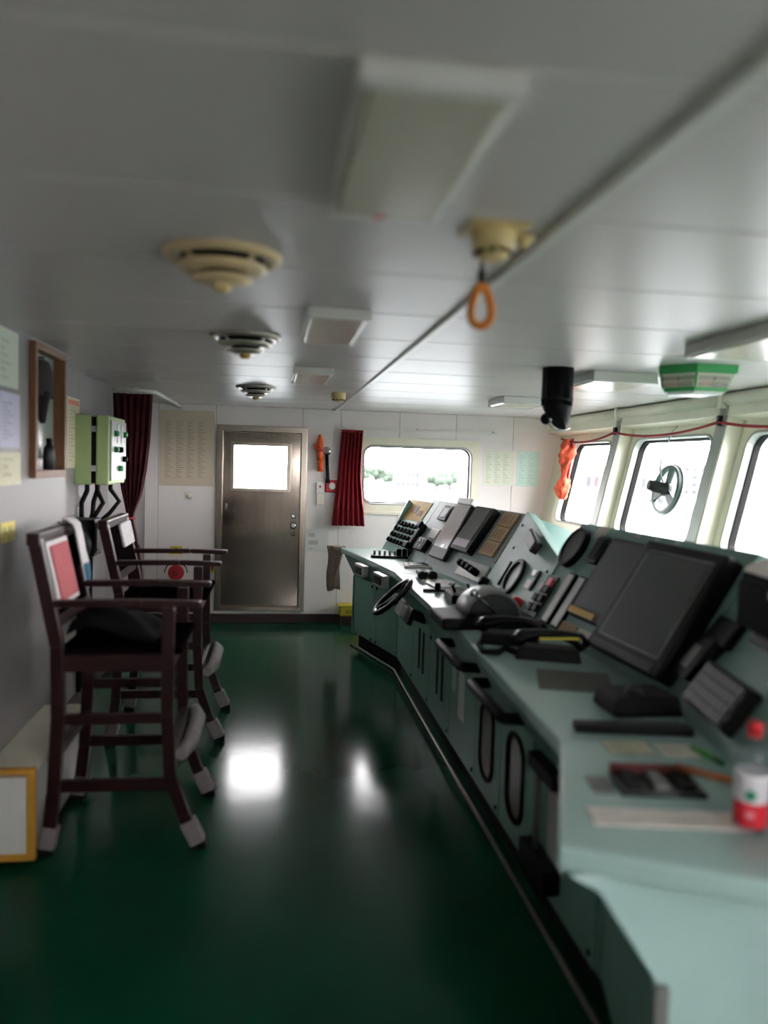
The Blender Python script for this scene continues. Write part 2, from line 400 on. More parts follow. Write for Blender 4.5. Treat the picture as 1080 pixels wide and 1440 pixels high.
lamp(.095, .31, .98, 1.53, 'large white box ceiling lamp closest to the camera, small red mark on its far end', mark=True)
lamp(.095, .31, 2.56, 3.15, 'middle white box lamp of the left ceiling row, between the round vents')
lamp(.095, .31, 4.20, 4.75, 'small far box lamp of the left ceiling row, in front of the steel door')
lamp(1.60, 1.95, 2.30, 2.88, 'wide white box lamp on the ceiling above the green angle indicator', 2.04)
lamp(1.60, 1.95, 3.75, 4.22, 'wide white box lamp just right of the black periscope tube', 2.04)
lamp(1.60, 1.95, 5.29, 5.70, 'farthest wide box lamp, seen as a thin strip left of the periscope', 2.04)

def vent(x, y, r, label, mm, knob):
    t = thing('ceiling_vent', (x, y, ZC-.07), label, 'air vent')
    F = Fr((x, y, ZC), (1, 0, 0), (0, -1, 0), (0, 0, -1))
    MB().lathe([(r*.74, .0), (r, .0), (r*.99, .008), (r*.93, .015), (r*.78, .016), (r*.74, .008)], F, 40).build('outer_ring', mm, t)
    MB().lathe([(r*.44, .032), (r*.74, .028), (r*.76, .034), (r*.62, .044), (r*.46, .046)], F, 40).build('inner_ring', mm, t)
    MB().lathe([(r*.2, .058), (r*.50, .056), (r*.52, .062), (r*.3, .072), (.02, .074)], F, 40).build('centre_cone', mm, t)
    MB().lathe([(.022, .070), (.024, .078), (.018, .090), (.006, .092)], F, 18).build('knob', knob, t)
    MB().lathe([(.015, .0), (.015, .06)], F, 12).lathe([(r*.7, .0005), (r*.7, .012), (r*.4, .03), (r*.38, .056)], F, 30).build('duct_throat', BLACKR, t)
    for k in range(4):
        a = PI/4 + k*PI/2
        MB().tube([(r*.55*math.cos(a), r*.55*math.sin(a), .05), (r*.62*math.cos(a), r*.62*math.sin(a), .03), (r*.75*math.cos(a), r*.75*math.sin(a), .012)], .006, 6, F=F).build('strut', mm, t)
VC = mat('vent_cream', (216, 192, 146), .45, var=.08)
VM = mat('vent_metal', (180, 176, 160), .3, .6, var=.06)
vent(-.138, 2.0, .148, 'cream round ceiling vent with a yellow knob, nearest of the three', VC, IVORY)
vent(-.127, 3.27, .146, 'middle round ceiling vent with worn cream rings and an orange knob', VM, mat('ochre_knob', (200, 160, 80), .5))
vent(-.133, 5.46, .140, 'farthest small round ceiling vent right above the steel door', VM, IVORY)

def smoke(x, y, r, label):
    t = thing('smoke_detector', (x, y, ZC-.065), label, 'smoke detector')
    F = Fr((x, y, ZC), (1, 0, 0), (0, -1, 0), (0, 0, -1))
    MB().lathe([(r*1.02, 0), (r*1.05, .012), (r, .02), (r*.97, .045), (r*.8, .05)], F).build('body', IVORY, t)
    MB().lathe([(r*.7, .048), (r*.78, .055), (r*.62, .066), (r*.2, .068)], F).build('sensor_cap', IVORY, t)
    for k in range(10):
        a = k*PI/5; MB().box((r*.83, 0, .053), (.010, .014, .006), F.rot(a)).build('slot', BLACKR, t)
    return t
t = smoke(.455, 1.63, .046, 'yellowed round smoke detector beside the big near lamp')
MB().bb(.39, .52, 1.57, 1.69, ZC-.006, ZC).build('mounting_plate', IVORY, t, bevel=.002)
smoke(.458, 5.64, .052, 'small pale smoke detector on the far ceiling above the steel door corner')
nb = thing('ceiling_push_button', (.535, 1.665, ZC-.03), 'small cream nub on the ceiling, right of the near smoke detector', 'button')
F = Fr((.535, 1.665, ZC), (1, 0, 0), (0, -1, 0), (0, 0, -1))
MB().lathe([(.02, 0), (.02, .012), (.014, .016)], F, 18).build('base', IVORY, nb); MB().lathe([(.009, .014), (.009, .024), (.004, .028)], F, 14).build('plunger', IVORY, nb)
g = thing('hanging_grab_loop', (.466, 1.75, 1.885), 'amber plastic hand loop hanging from a ceiling hook by the smoke detector', 'hand loop')
MB().lathe([(.012, 0), (.012, .02), (.006, .03)], Fr((.464, 1.75, ZC), (1, 0, 0), (0, -1, 0), (0, 0, -1)), 14).tube([(.464, 1.75, ZC-.02), (.464, 1.75, 2.03)], .0055, 8).build('hook_rod', DGREY, g)
MB().box((.464, 1.75, 2.015), (.017, .015, .035)).build('swivel', DGREY, g, bevel=.003)
pts = [(.466 + .023*math.sin(a)*(1 - .25*math.cos(a)), 1.75 + .006*math.sin(2*a), 1.952 + .047*math.cos(a)) for a in [2*PI*k/24 for k in range(24)]]
MB().tube(pts, .0085, 8, closed=True, flat=(1, 1.3)).build('loop', AMBER, g)

# periscope
p = thing('periscope_tube', (1.41, 3.75, 1.775), 'black compass periscope tube coming down through the ceiling', 'periscope')
F = Fr((1.41, 3.75, 0), (1, 0, 0), (0, 1, 0), (0, 0, 1)); r = .078
MB().lathe([(r*1.0, 1.93), (r, 1.9), (r*1.0, ZC)], F, 32).build('tube', BLACK, p)
MB().lathe([(r*1.03, 1.925), (r*1.03, 1.94)], F, 32).build('collar', BLACK, p)
rows = []
for k in range(9):
    q = k/8; rows.append([F((-.012*q + r*math.cos(a)*(1-.35*q*q) + .012*q, r*math.sin(a)*(1-.35*q*q), 1.925 - (.10 + .045*math.cos(a - .3))*q)) for a in [2*PI*j/28 for j in range(28)]])
m = MB()
for k in range(8): pass
vs = [v for rw in rows for v in rw]; n = 28
m.add(vs, [[i*n+j, i*n+(j+1) % n, (i+1)*n+(j+1) % n, (i+1)*n+j] for i in range(8) for j in range(n)], True); m.add(rows[-1], [list(range(n))]); m.add(rows[0], [list(range(n))])
m.build('hood', BLACK, p)
MB().lathe([(.026, 0), (.03, .025), (.024, .04), (.018, .041)], frz((1.36, 3.72, 1.84), (-.7, -.55, -.35)), 18).build('eyepiece', BLACKG, p)
MB().tube([(1.41+.06*math.cos(a), 3.69+.02*math.sin(a), 1.815 + .04*math.sin(a)) for a in [PI*.9+PI*.9*k/10 for k in range(11)]], .004, 6).build('bail', CHROME, p)

# rudder angle indicator
ri = thing('rudder_angle_indicator', (1.98, 3.5, 1.96), 'green three-faced angle indicator with pale scales hanging under the ceiling', 'indicator')
SC = print_mat('indicator_scale', (206, 204, 186), (90, 60, 60), cols=14, rows=2, axis='XZ', margin=.06, dens=.8)
def hexa(s, z): return [Vector((1.98 + .9*s*x, 3.5 + .9*s*y, z)) for x, y in ((-.115, .10), (-.175, -.02), (-.06, -.17), (.155, -.17), (.155, .10))]
MB().loft(hexa(1.06, 2.05), hexa(1.08, ZC)).build('top_flange', GREENM, ri, bevel=.003)
MB().loft(hexa(.86, 1.985), hexa(1.0, 2.05)).build('body', GREENM, ri)
MB().loft(hexa(.84, 1.968), hexa(.86, 1.985)).build('lower_rim', GREENM, ri)
MB().loft(hexa(.7, 1.955), hexa(.8, 1.968)).build('light_window', WHITE, ri)
lo, hi = hexa(.868, 1.988), hexa(1.0, 2.05)
for i in (0, 1, 2):
    a, b, c, d = lo[i], lo[i+1], hi[i+1], hi[i]; nn = (b-a).cross(d-a).normalized()
    if nn.dot((a+b)/2 - Vector((1.98, 3.5, 2.0))) < 0: nn = -nn
    e = .04
    q = [a.lerp(b, e), a.lerp(b, 1-e), d.lerp(c, 1-e), d.lerp(c, e)]
    sc = MB().loft([v - nn*.003 for v in q], [v + nn*.004 for v in q]).build('scale_face', SC, ri)
    for k in range(1, 12):
        u = k/12; lo_ = q[0].lerp(q[1], u); hi_ = q[3].lerp(q[2], u); h = .75 if k == 6 else .45
        MB().tube([lo_ + nn*.0045, lo_.lerp(hi_, h) + nn*.0045], .0014, 4).build('tick', RED if k < 6 else BLACK, sc)

# ================================================================== FAR WALL FITTINGS
def wall_item(name, x0, x1, z0, z1, d, mm, label, cat, bevel=0, y=YF, group=None):
    return tag(MB().bb(x0, x1, y-d, y, z0, z1).build(name, mm, bevel=bevel), label, cat, group)
wall_item('wall_chart', -1.07, -.565, 1.315, 2.03, .004, print_mat('muster_list_print', (212, 198, 176), (136, 122, 98), 4, 34, 'XZ', .1, .4), 'large yellowed printed list on the far wall, left of the steel door', 'poster')
so = thing('wall_socket', (-.79, YF-.03, 1.19), 'small white wall socket under the yellowed printed list', 'socket')
MB().bb(-.835, -.755, YF-.012, YF, 1.18, 1.26).build('plate', WHITE, so, bevel=.004); MB().lathe([(.03, .0), (.028, .012), (.012, .014)], Fr((-.79, YF-.012, 1.22), (1, 0, 0), (0, 0, 1), (0, -1, 0)), 16).build('outlet', CREAM, so)
wall_item('notice_sheet', .325, .545, .70, .925, .004, print_mat('pale_notice', (222, 222, 220), (160, 160, 160), 1, 3, 'XZ', .12, .6), 'pale blank notice sheet right of the steel door, low on the wall', 'paper')
wall_item('safety_chart', 2.08, 2.40, 1.40, 1.755, .004, print_mat('green_chart_a', (226, 230, 214), (186, 200, 176), 3, 14, 'XZ', .08, .6), 'pale cream printed chart on the far wall, nearer the far window', 'poster')
wall_item('safety_chart', 2.43, 2.66, 1.40, 1.755, .004, print_mat('green_chart_b', (206, 232, 222), (176, 206, 196), 2, 14, 'XZ', .08, .6), 'pale green printed chart on the far wall, nearer the corner', 'poster')
def arrow_sticker(x, z, label):
    o = tag(MB().bb(x-.055, x+.055, YF-.004, YF, z-.04, z+.04).build('arrow_sticker', YELLOW), label, 'sticker')
    MB().prism([(-.02, -.012), (.0, -.012), (.0, -.03), (.03, 0), (0, .03), (0, .012), (-.02, .012)], .004, .0055, Fr((x, YF, z), (0, 0, 1), (1, 0, 0), (0, -1, 0))).build('arrow', mat('sticker_arrow', (130, 40, 36), .6), o)
arrow_sticker(-.905, .70, 'yellow arrow sticker on the far wall above the red round fire fitting')
arrow_sticker(-.565, .53, 'yellow arrow sticker on the far wall beside the steel door frame')
fh = thing('fire_fitting', (-.9, YF-.05, .40), 'red round fire fitting low on the far wall behind the chair arms', 'fire fitting')
F = Fr((-.9, YF, .485), (1, 0, 0), (0, 0, 1), (0, -1, 0))
MB().lathe([(.075, 0), (.075, .02), (.06, .03), (.03, .034)], F, 28).build('disc', RED, fh); MB().lathe([(.03, .03), (.03, .05), (.012, .054)], F, 18).build('hub', mat('dark_red', (130, 14, 24), .5), fh)
MB().tube([(-.105*math.cos(a)-.0, .105*math.sin(a), .02) for a in [PI*k/14 for k in range(15)]], .006, 6, F=F).build('hose', DGREY, fh)
jb = thing('junction_box', (-1.08, YF-.1, .10), 'cream junction box with a short white pipe low in the far left corner', 'junction box')
MB().bb(-1.17, -.93, YF-.08, YF-.0, .12, .2).build('box', CREAM, jb, bevel=.004); MB().bb(-1.03, -.99, YF-.11, YF-.078, .10, .235).build('pipe_stub', WHITE, jb, bevel=.008)
# SART + torch + alarm + switches
F = FF
sa = thing('rescue_transponder', (.44, YF-.06, 1.60), 'orange rescue transponder in a wall bracket right of the steel door', 'transponder')
MB().lathe([(.006, .25), (.012, .245), (.026, .20), (.034, .15), (.036, .09), (.03, .05), (.028, .0)], Fr((.445, YF-.045, 1.60), (1, 0, 0), (0, 1, 0), (-.03, 0, 1)), 20).build('body', ORANGE, sa)
MB().bb(.385, .455, YF-.05, YF, 1.70, 1.76).build('bracket', ORANGE, sa, bevel=.006); MB().lathe([(.044, .085), (.044, .11)], Fr((.445, YF-.045, 1.60), (1, 0, 0), (0, 1, 0), (-.03, 0, 1)), 20).build('strap', mat('dark_orange', (190, 60, 16), .5), sa)
MB().lathe([(.028, -.11), (.028, .0)], Fr((.447, YF-.045, 1.60), (1, 0, 0), (0, 1, 0), (-.03, 0, 1)), 16).build('handle', ORANGE, sa)
to = thing('wall_torch', (.52, YF-.05, 1.38), 'black torch with a chrome head clipped beside the orange transponder', 'torch')
MB().lathe([(.02, 0), (.022, .03), (.016, .05), (.016, .27), (.026, .30)], Fr((.525, YF-.035, 1.38), (1, 0, 0), (0, 1, 0), (-.06, 0, 1)), 16).build('barrel', BLACK, to)
MB().lathe([(.028, -.02), (.04, .01), (.04, .028), (.03, .032)], frz((.505, YF-.045, 1.69), (-.2, -1, .1)), 20).build('head', CHROME, to)
MB().bb(.49, .54, YF-.045, YF, 1.655, 1.695).build('clip', BLACK, to, bevel=.005)
al = thing('fire_alarm_button', (.57, YF-.05, 1.30), 'red fire alarm call point with a white centre beside the far curtain', 'alarm')
MB().bb(.50, .63, YF-.045, YF, 1.29, 1.41).build('case', RED, al, bevel=.012); MB().lathe([(.034, 0), (.034, .006), (.02, .008)], Fr((.565, YF-.045, 1.352), (1, 0, 0), (0, 0, 1), (0, -1, 0)), 20).build('press_disc', WHITE, al)
s1 = thing('switch_box', (.455, YF-.03, 1.28), 'upper white switch box with a red button right of the steel door', 'switch')
MB().bb(.415, .49, YF-.03, YF, 1.275, 1.385).build('case', WHITE, s1, bevel=.005); MB().lathe([(.012, 0), (.01, .01)], Fr((.452, YF-.03, 1.345), (1, 0, 0), (0, 0, 1), (0, -1, 0)), 12).build('button', RED, s1)
s2 = thing('switch_box', (.452, YF-.03, 1.16), 'lower cream switch box directly under the one with a red button', 'switch')
MB().bb(.42, .485, YF-.028, YF, 1.165, 1.265).build('case', CREAM, s2, bevel=.005); MB().box((.452, YF-.03, 1.2), (.02, .012, .035)).build('rocker', WHITE, s2)
yb = thing('yellow_floor_box', (.77, YF-.16, .09), 'yellow rounded box by the skirting behind the console end', 'box')
MB().bb(.66, .86, YF-.15, YF-.02, .09, .20).build('case', YELLOW, yb, bevel=.02); MB().bb(.72, .80, YF-.156, YF-.14, .12, .16).build('clasp', mat('ochre', (170, 150, 40), .5), yb); MB().bb(.65, .87, YF-.16, YF-.018, .185, .205).build('lid', YELLOW, yb, bevel=.008)
for q in (0,): MB().bb(.68, .84, YF-.14, YF-.03, .0, .095).build('stand', DARK, yb)

def curtain(name, rings, waves, amp, mm, label, y, seed=0, thick=.01):
    """rings: (z, x0, x1) from top to bottom; folds run down the cloth"""
    rows = []; nu = waves*6+1
    for z, x0, x1 in rings:
        rw = []
        for j in range(nu):
            u = j/(nu-1); ph = 2*PI*waves*u
            rw.append(Vector((x0 + (x1-x0)*u + .25*amp*math.sin(2*ph+seed), y + amp*math.sin(ph + .25*math.sin(z*5+seed)) , z)))
        rows.append(rw)
    return tag(MB().sheet(rows, (0, thick, 0)).build(name, mm), label, 'curtain')
def interp(keys, n):
    out = []
    for i in range(n):
        t = i/(n-1)*(len(keys)-1); k = min(int(t), len(keys)-2); f = t-k; f = f*f*(3-2*f) if False else f
        out.append(tuple(a+(b-a)*f for a, b in zip(keys[k], keys[k+1])))
    return out
fc = curtain('window_curtain', interp([(1.90, .645, .85), (1.7, .63, .845), (1.45, .615, .84), (1.2, .59, .87), (.97, .57, .89)], 24), 6, .022, VELVET, 'crimson velvet curtain hanging at the left of the far window', 7.42)
MB().bb(.645, .85, 7.41, 7.435, 1.875, 1.90).build('heading_tape', VELVET, fc)
cr = thing('curtain_rail', (1.4, 7.45, 1.9), 'thin white curtain rail above the far window', 'curtain rail')
MB().bb(.63, 2.2, 7.44, 7.455, 1.905, 1.925).build('rail', CEILTRIM, cr)
for x in (.66, 1.4, 2.17): MB().bb(x-.012, x+.012, 7.44, YF, 1.92, 1.935).build('bracket', CEILTRIM, cr)
lc = curtain('partition_curtain', interp([(2.045, -1.19, -.905), (1.9, -1.185, -.91), (1.7, -1.175, -.92), (1.5, -1.155, -.94), (1.3, -1.12, -.975), (1.18, -1.09, -1.02), (1.12, -1.07, -1.035), (1.05, -1.075, -1.02), (.9, -1.08, -.985), (.7, -1.07, -.965), (.52, -1.06, -.95)], 40), 6, .022, VELVETD, 'dark red curtain tied in the middle beside the left wall', 5.94, 1)
MB().tube([(-1.053 + .034*math.cos(a), 5.945 + .045*math.sin(a), 1.12) for a in [2*PI*k/16 for k in range(16)]], .008, 8, closed=True).build('tie_cord', ROPE, lc)
rl = thing('ceiling_curtain_rail', (-1.0, 6.5, 2.05), 'white curved curtain rail on the far left ceiling above the dark red curtain', 'curtain rail')
path = [(-1.195, 5.94, 2.068), (-1.02, 5.94, 2.068)] + [(-1.02 + .13*math.sin(a), 6.07 - .13*math.cos(a), 2.068) for a in [PI/2*k/8 for k in range(1, 9)]] + [(-.885, 6.8, 2.068), (-.88, 7.495, 2.068)]
MB().tube(path, .016, 10).build('rail', CEILTRIM, rl)
for k in (1, 8, 10): MB().box((path[k][0], path[k][1], 2.08), (.03, .03, .022)).build('ceiling_clip', CEILTRIM, rl)

# ================================================================== FORWARD WINDOW FITTINGS
sw = thing('red_cord_swag', (2.82, 4.5, 1.84), 'dark red cord looped along the tops of the forward windows', 'cord')
ank = [(7.05, 1.873), (5.92, 1.895), (4.45, 1.905), (2.98, 1.90), (1.515, 1.90), (.03, 1.90)]
for (a, za), (b, zb) in zip(ank, ank[1:]):
    pts = []
    for k in range(15):
        t_ = k/14; z = za+(zb-za)*t_ - .055*4*t_*(1-t_); pts.append((xr(z) - .155, a+(b-a)*t_, z))
    MB().tube(pts, .013, 8, flat=(1, .7)).build('cord_length', ROPE, sw)
for (a, za) in ank[1:]:
    MB().box((xr(za)-.15, a, za+.01), (.03, .02, .06)).build('hook', DGREY, sw)
rows = []
for k in range(26):
    q = k/25; z = 1.865 - q*.56; wd = .028 + .02*math.sin(q*9) + .022*q*(1-q)*4 - .012*(q > .9)
    rows.append([Vector((2.70 - .03*q + wd*1.0*math.cos(a)*(1+.4*math.sin(3*a+q*14)+.2*math.sin(7*a-q*31)), 6.85 + wd*1.1*math.sin(a)*(1+.35*math.sin(2*a+q*9)+.2*math.sin(5*a+q*40)), z)) for a in [2*PI*j/22 for j in range(22)]])
vs = [v for rw in rows for v in rw]; n = 22
b_ = MB().add(vs, [[i*n+j, i*n+(j+1) % n, (i+1)*n+(j+1) % n, (i+1)*n+j] for i in range(25) for j in range(n)], True)
b_.add(rows[0], [list(range(n))[::-1]]); b_.add(rows[-1], [list(range(n))])
bd = tag(b_.build('cloth_bundle', ORCLOTH), 'orange red cloth bundle hanging in the corner by the first forward window', 'cloth')
MB().tube([(2.735, 6.82, 1.87), (2.725, 6.81, 1.7), (2.70, 6.82, 1.5)], .012, 8).build('hanging_end', ROPE, bd)

cv = thing('clear_view_screen', (2.74, 5.0, 1.28), 'green spoked clear view screen disc mounted on the second forward window', 'wiper')
F = Fr((xr(1.465)-.07, 5.02, 1.465), (0, 1, 0), (SL/N_, 0, 1/N_), (-1/N_, 0, SL/N_)); R_ = .172
circ = lambda r, n=40: [(r*math.cos(2*PI*k/n), r*math.sin(2*PI*k/n)) for k in range(n)]
MB().ring(circ(R_), circ(R_-.022), -.014, .016, F).build('rim', GREENW, cv, bevel=.003)
MB().ring(circ(R_+.010), circ(R_-.004), -.034, -.012, F).build('outer_band', WHITE, cv, bevel=.003)
MB().prism(circ(R_-.01), -.026, -.022, F).build('disc_glass', GLASS, cv)
for k in range(3):
    a = PI/2 + k*2*PI/3 + .1
    MB().prism([(.03, -.022), (R_-.012, -.034), (R_-.012, .034), (.03, .022)], -.004, .014, F.rot(a)).build('spoke', GREENW, cv, bevel=.002)
MB().lathe([(.05, -.01), (.05, .02), (.04, .03), (.04, .105), (.034, .11), (.034, .135), (.02, .14)], F, 26).build('motor', DGREY, cv)
MB().tube([(.02, .04, .03), (.06, .12, .05), (.10, .22, .045), (.12, .32, .02), (.105, .42, .01), (.06, .455, .01)], .005, 7, F=F).build('cable', GREYT, cv)

# ================================================================== LEFT WALL
mi = thing('wooden_wall_niche', (-1.1, 3.8, 1.47), 'brown wooden framed niche high on the near left wall', 'niche')
a, b, c, d = NI
for nm, bx in (('frame_rail', (-1.215, -1.03, a, b, d-.03, d)), ('frame_rail', (-1.215, -1.03, a, b, c, c+.035)), ('frame_stile', (-1.215, -1.03, a, a+.03, c+.035, d-.03)), ('frame_stile', (-1.215, -1.03, b-.03, b, c+.035, d-.03))):
    MB().bb(*bx).build(nm, WOODF, mi, bevel=.003)
MB().bb(-1.218, -1.085, a+.03, b-.03, c+.035, d-.03).build('back_panel', mat('grey_green_back', (138, 150, 140), .25), mi)
HATM = mat('dark_cloth', (40, 30, 34), .85)
h = thing('hanging_hat', (-1.06, 3.74, 1.74), 'dark cloth hat hanging at the top of the wooden niche', 'hat')
MB().lathe([(.001, .17), (.07, .165), (.12, .12), (.135, .05), (.13, 0)], Fr((-1.055, 3.75, 1.84), (.2, 0, 0), (0, 1, 0), (0, 0, 1)), 24).build('crown', HATM, h)
MB().tube([(-1.055, 3.70, 1.86), (-1.055, 3.69, 1.80), (-1.05, 3.72, 1.72)], [.05, .04, .012], 10, flat=(.4, 1)).build('strap', HATM, h)
MB().tube([(-1.084, 3.75, 2.02), (-1.055, 3.75, 2.02), (-1.055, 3.75, 2.0)], .005, 6).build('hook', DGREY, h)
o = tag(MB().lathe([(.018, 0), (.021, .05), (.018, .052)], Fr((-1.055, 3.66, c+.035), (1, 0, 0), (0, 1, 0), (0, 0, 1)), 18).build('small_cup', WHITE), 'small white cup on the floor of the wooden niche', 'cup')
o = thing('dark_flask', (-1.055, 3.84, c+.035), 'dark flask standing in the wooden niche beside the white cup', 'flask')
MB().lathe([(.024, 0), (.026, .06), (.022, .10), (.013, .12)], Fr((-1.055, 3.84, c+.035), (1, 0, 0), (0, 1.6, 0), (0, 0, 1)), 18).build('body', DGREY, o); MB().lathe([(.014, .12), (.014, .145), (.010, .148)], Fr((-1.055, 3.84, c+.035), (1, 0, 0), (0, 1, 0), (0, 0, 1)), 16).build('stopper', BLACK, o)
def left_item(name, y0, y1, z0, z1, mm, label, cat, x=-1.06, d=.004):
    return tag(MB().bb(x, x+d, y0, y1, z0, z1).build(name, mm), label, cat)
left_item('pinned_sheet', 3.18, 3.42, 1.60, 1.82, print_mat('lilac_sheet', (204, 204, 224), (150, 150, 170), 1, 14, 'YZ', .12, .6), 'pale lilac printed sheet on the left wall before the wooden niche', 'paper')
left_item('pinned_sheet', 3.16, 3.40, 1.84, 2.07, print_mat('greenish_sheet', (208, 216, 198), (176, 176, 140), 1, 8, 'YZ', .12, .5), 'pale green sheet high on the left wall before the wooden niche', 'paper')
left_item('pinned_sheet', 3.18, 3.43, 1.45, 1.58, print_mat('cream_sheet', (216, 212, 184), (150, 140, 110), 1, 4, 'YZ', .12, .5), 'cream sheet under the lilac one on the left wall', 'paper')
left_item('yellow_card', 3.20, 3.36, 1.22, 1.30, print_mat('yellow_card_print', (214, 196, 110), (110, 150, 90), 2, 2, 'YZ', .1, .8), 'small yellow and green card low on the left wall above the chair', 'sticker')
o = left_item('red_headed_notice', 4.72, 5.0, 1.50, 1.92, print_mat('notice_print', (212, 206, 178), (170, 164, 136), 1, 20, 'YZ', .1, .5), 'tall notice with a red heading on the wall left of the green control box', 'poster', -1.2)
MB().bb(-1.196, -1.1945, 4.74, 4.98, 1.875, 1.905).build('heading', mat('faded_red_print', (216, 130, 110), .7), o)
cb = thing('green_control_box', (-1.1, 5.15, 1.40), 'pale green control cabinet with a white switch face on the left wall', 'control box')
MB().bb(-1.2, -1.105, 4.9, 5.42, 1.40, 1.825).build('back_case', BOXGREEN, cb, bevel=.006)
MB().bb(-1.105, -1.075, 4.912, 5.408, 1.41, 1.815).build('seal', BLACKR, cb)
MB().bb(-1.075, -1.0, 4.9, 5.42, 1.40, 1.825).build('door', BOXGREEN, cb, bevel=.008)
MB().bb(-1.0, -.988, 4.93, 5.39, 1.425, 1.80).build('switch_plate', LGREY, cb, bevel=.002)
for z in (1.5, 1.74): MB().bb(-1.106, -1.074, 4.892, 4.912, z-.018, z+.018).build('latch', CHROME, cb)
for y, z, q in ((5.02, 1.72, 0), (5.02, 1.62, 0), (5.16, 1.62, 1), (5.3, 1.56, 1), (5.16, 1.5, 0), (5.3, 1.72, 0)):
    MB().lathe([(.02, 0), (.018, .025), (.008, .028)], Fr((-.988, y, z), (0, 1, 0), (0, 0, 1), (1, 0, 0)), 14).build('switch_knob', BLACK if q else GREENM, cb)
for y in (5.12, 5.25): MB().bb(-.988, -.984, y-.03, y+.03, 1.66, 1.78).build('gauge_strip', WHITE, cb)
CL = ['nearest', 'second nearest', 'second farthest', 'farthest']
for k, (y, x, b) in enumerate(((4.97, -1.14, -.04), (5.06, -1.10, .03), (5.16, -1.12, -.03), (5.26, -1.06, .05))):
    tag(MB().tube([(x, y, 1.405), (x, y, 1.36), (x+b, y+.03, 1.28), (x+b*.3-.02, y, 1.2), (-1.175, y-.02, 1.1), (-1.18, y-.02, .6), (-1.18, y-.02, .1)], .015, 8).build('power_cable', BLACKR), CL[k] + ' of the four black cables running down below the green control box', 'cable', 'cables below the green control box')
gb = thing('cable_gland_box', (-1.12, 5.1, 1.15), 'small grey steel cable box on the wall under the green control box', 'junction box')
MB().bb(-1.2, -1.04, 4.72, 4.90, .98, 1.2).build('case', DGREY, gb, bevel=.006); MB().bb(-1.04, -1.03, 4.74, 4.88, 1.0, 1.18).build('cover', GREY, gb, bevel=.003)
for z in (1.02, 1.16): MB().lathe([(.008, 0), (.006, .006)], Fr((-1.03, 4.76, z), (0, 1, 0), (0, 0, 1), (1, 0, 0)), 8).build('screw', CHROME, gb)
bg_ = thing('blue_hanging_bag', (-1.0, 4.02, .88), 'blue cloth bag with a dark round top hanging on the wall between the chairs', 'bag')
MB().lathe([(.03, 0), (.075, .01), (.085, .08), (.075, .15), (.05, .165)], Fr((-.965, 4.0, .90), (.8, 0, 0), (0, 1, 0), (0, 0, 1)), 22).build('pouch', BLUECLOTH, bg_)
MB().lathe([(.04, -.045), (.078, -.03), (.085, 0), (.078, .03), (.04, .045)], frz((-.975, 3.98, 1.125), (.55, -.83, 0)), 24).build('round_top', BLACK, bg_)
MB().tube([(-.97, 4.0, 1.06), (-.97, 4.0, 1.03)], .035, 12).build('neck', BLACK, bg_)
MB().tube([(-1.055, 4.0, 1.24), (-.985, 4.0, 1.24), (-.975, 4.0, 1.2)], .006, 6).build('hook', DGREY, bg_)

lb = thing('low_wall_cabinet', (-.96, 3.4, 0), 'low white cabinet with yellow wooden edges at the foot of the left wall', 'cabinet')
MB().bb(-1.058, -.89, 3.02, 3.78, .03, .37).build('body', LGREY, lb)
MB().bb(-1.04, -.90, 3.0, 3.022, .055, .355).build('front_panel', WHITE, lb)
for bx in ((-1.058, -.868, 2.992, 3.02, .365, .388), (-.9, -.868, 2.992, 3.02, .055, .365), (-1.058, -.868, 2.992, 3.02, .03, .056)): MB().bb(*bx).build('wood_edge', OAK, lb, bevel=.003)
MB().bb(-1.058, -.87, 3.02, 3.79, .37, .386).build('top', CREAM, lb, bevel=.003)
MB().bb(-1.05, -.9, 3.05, 3.76, 0, .03).build('foot', DARK, lb)

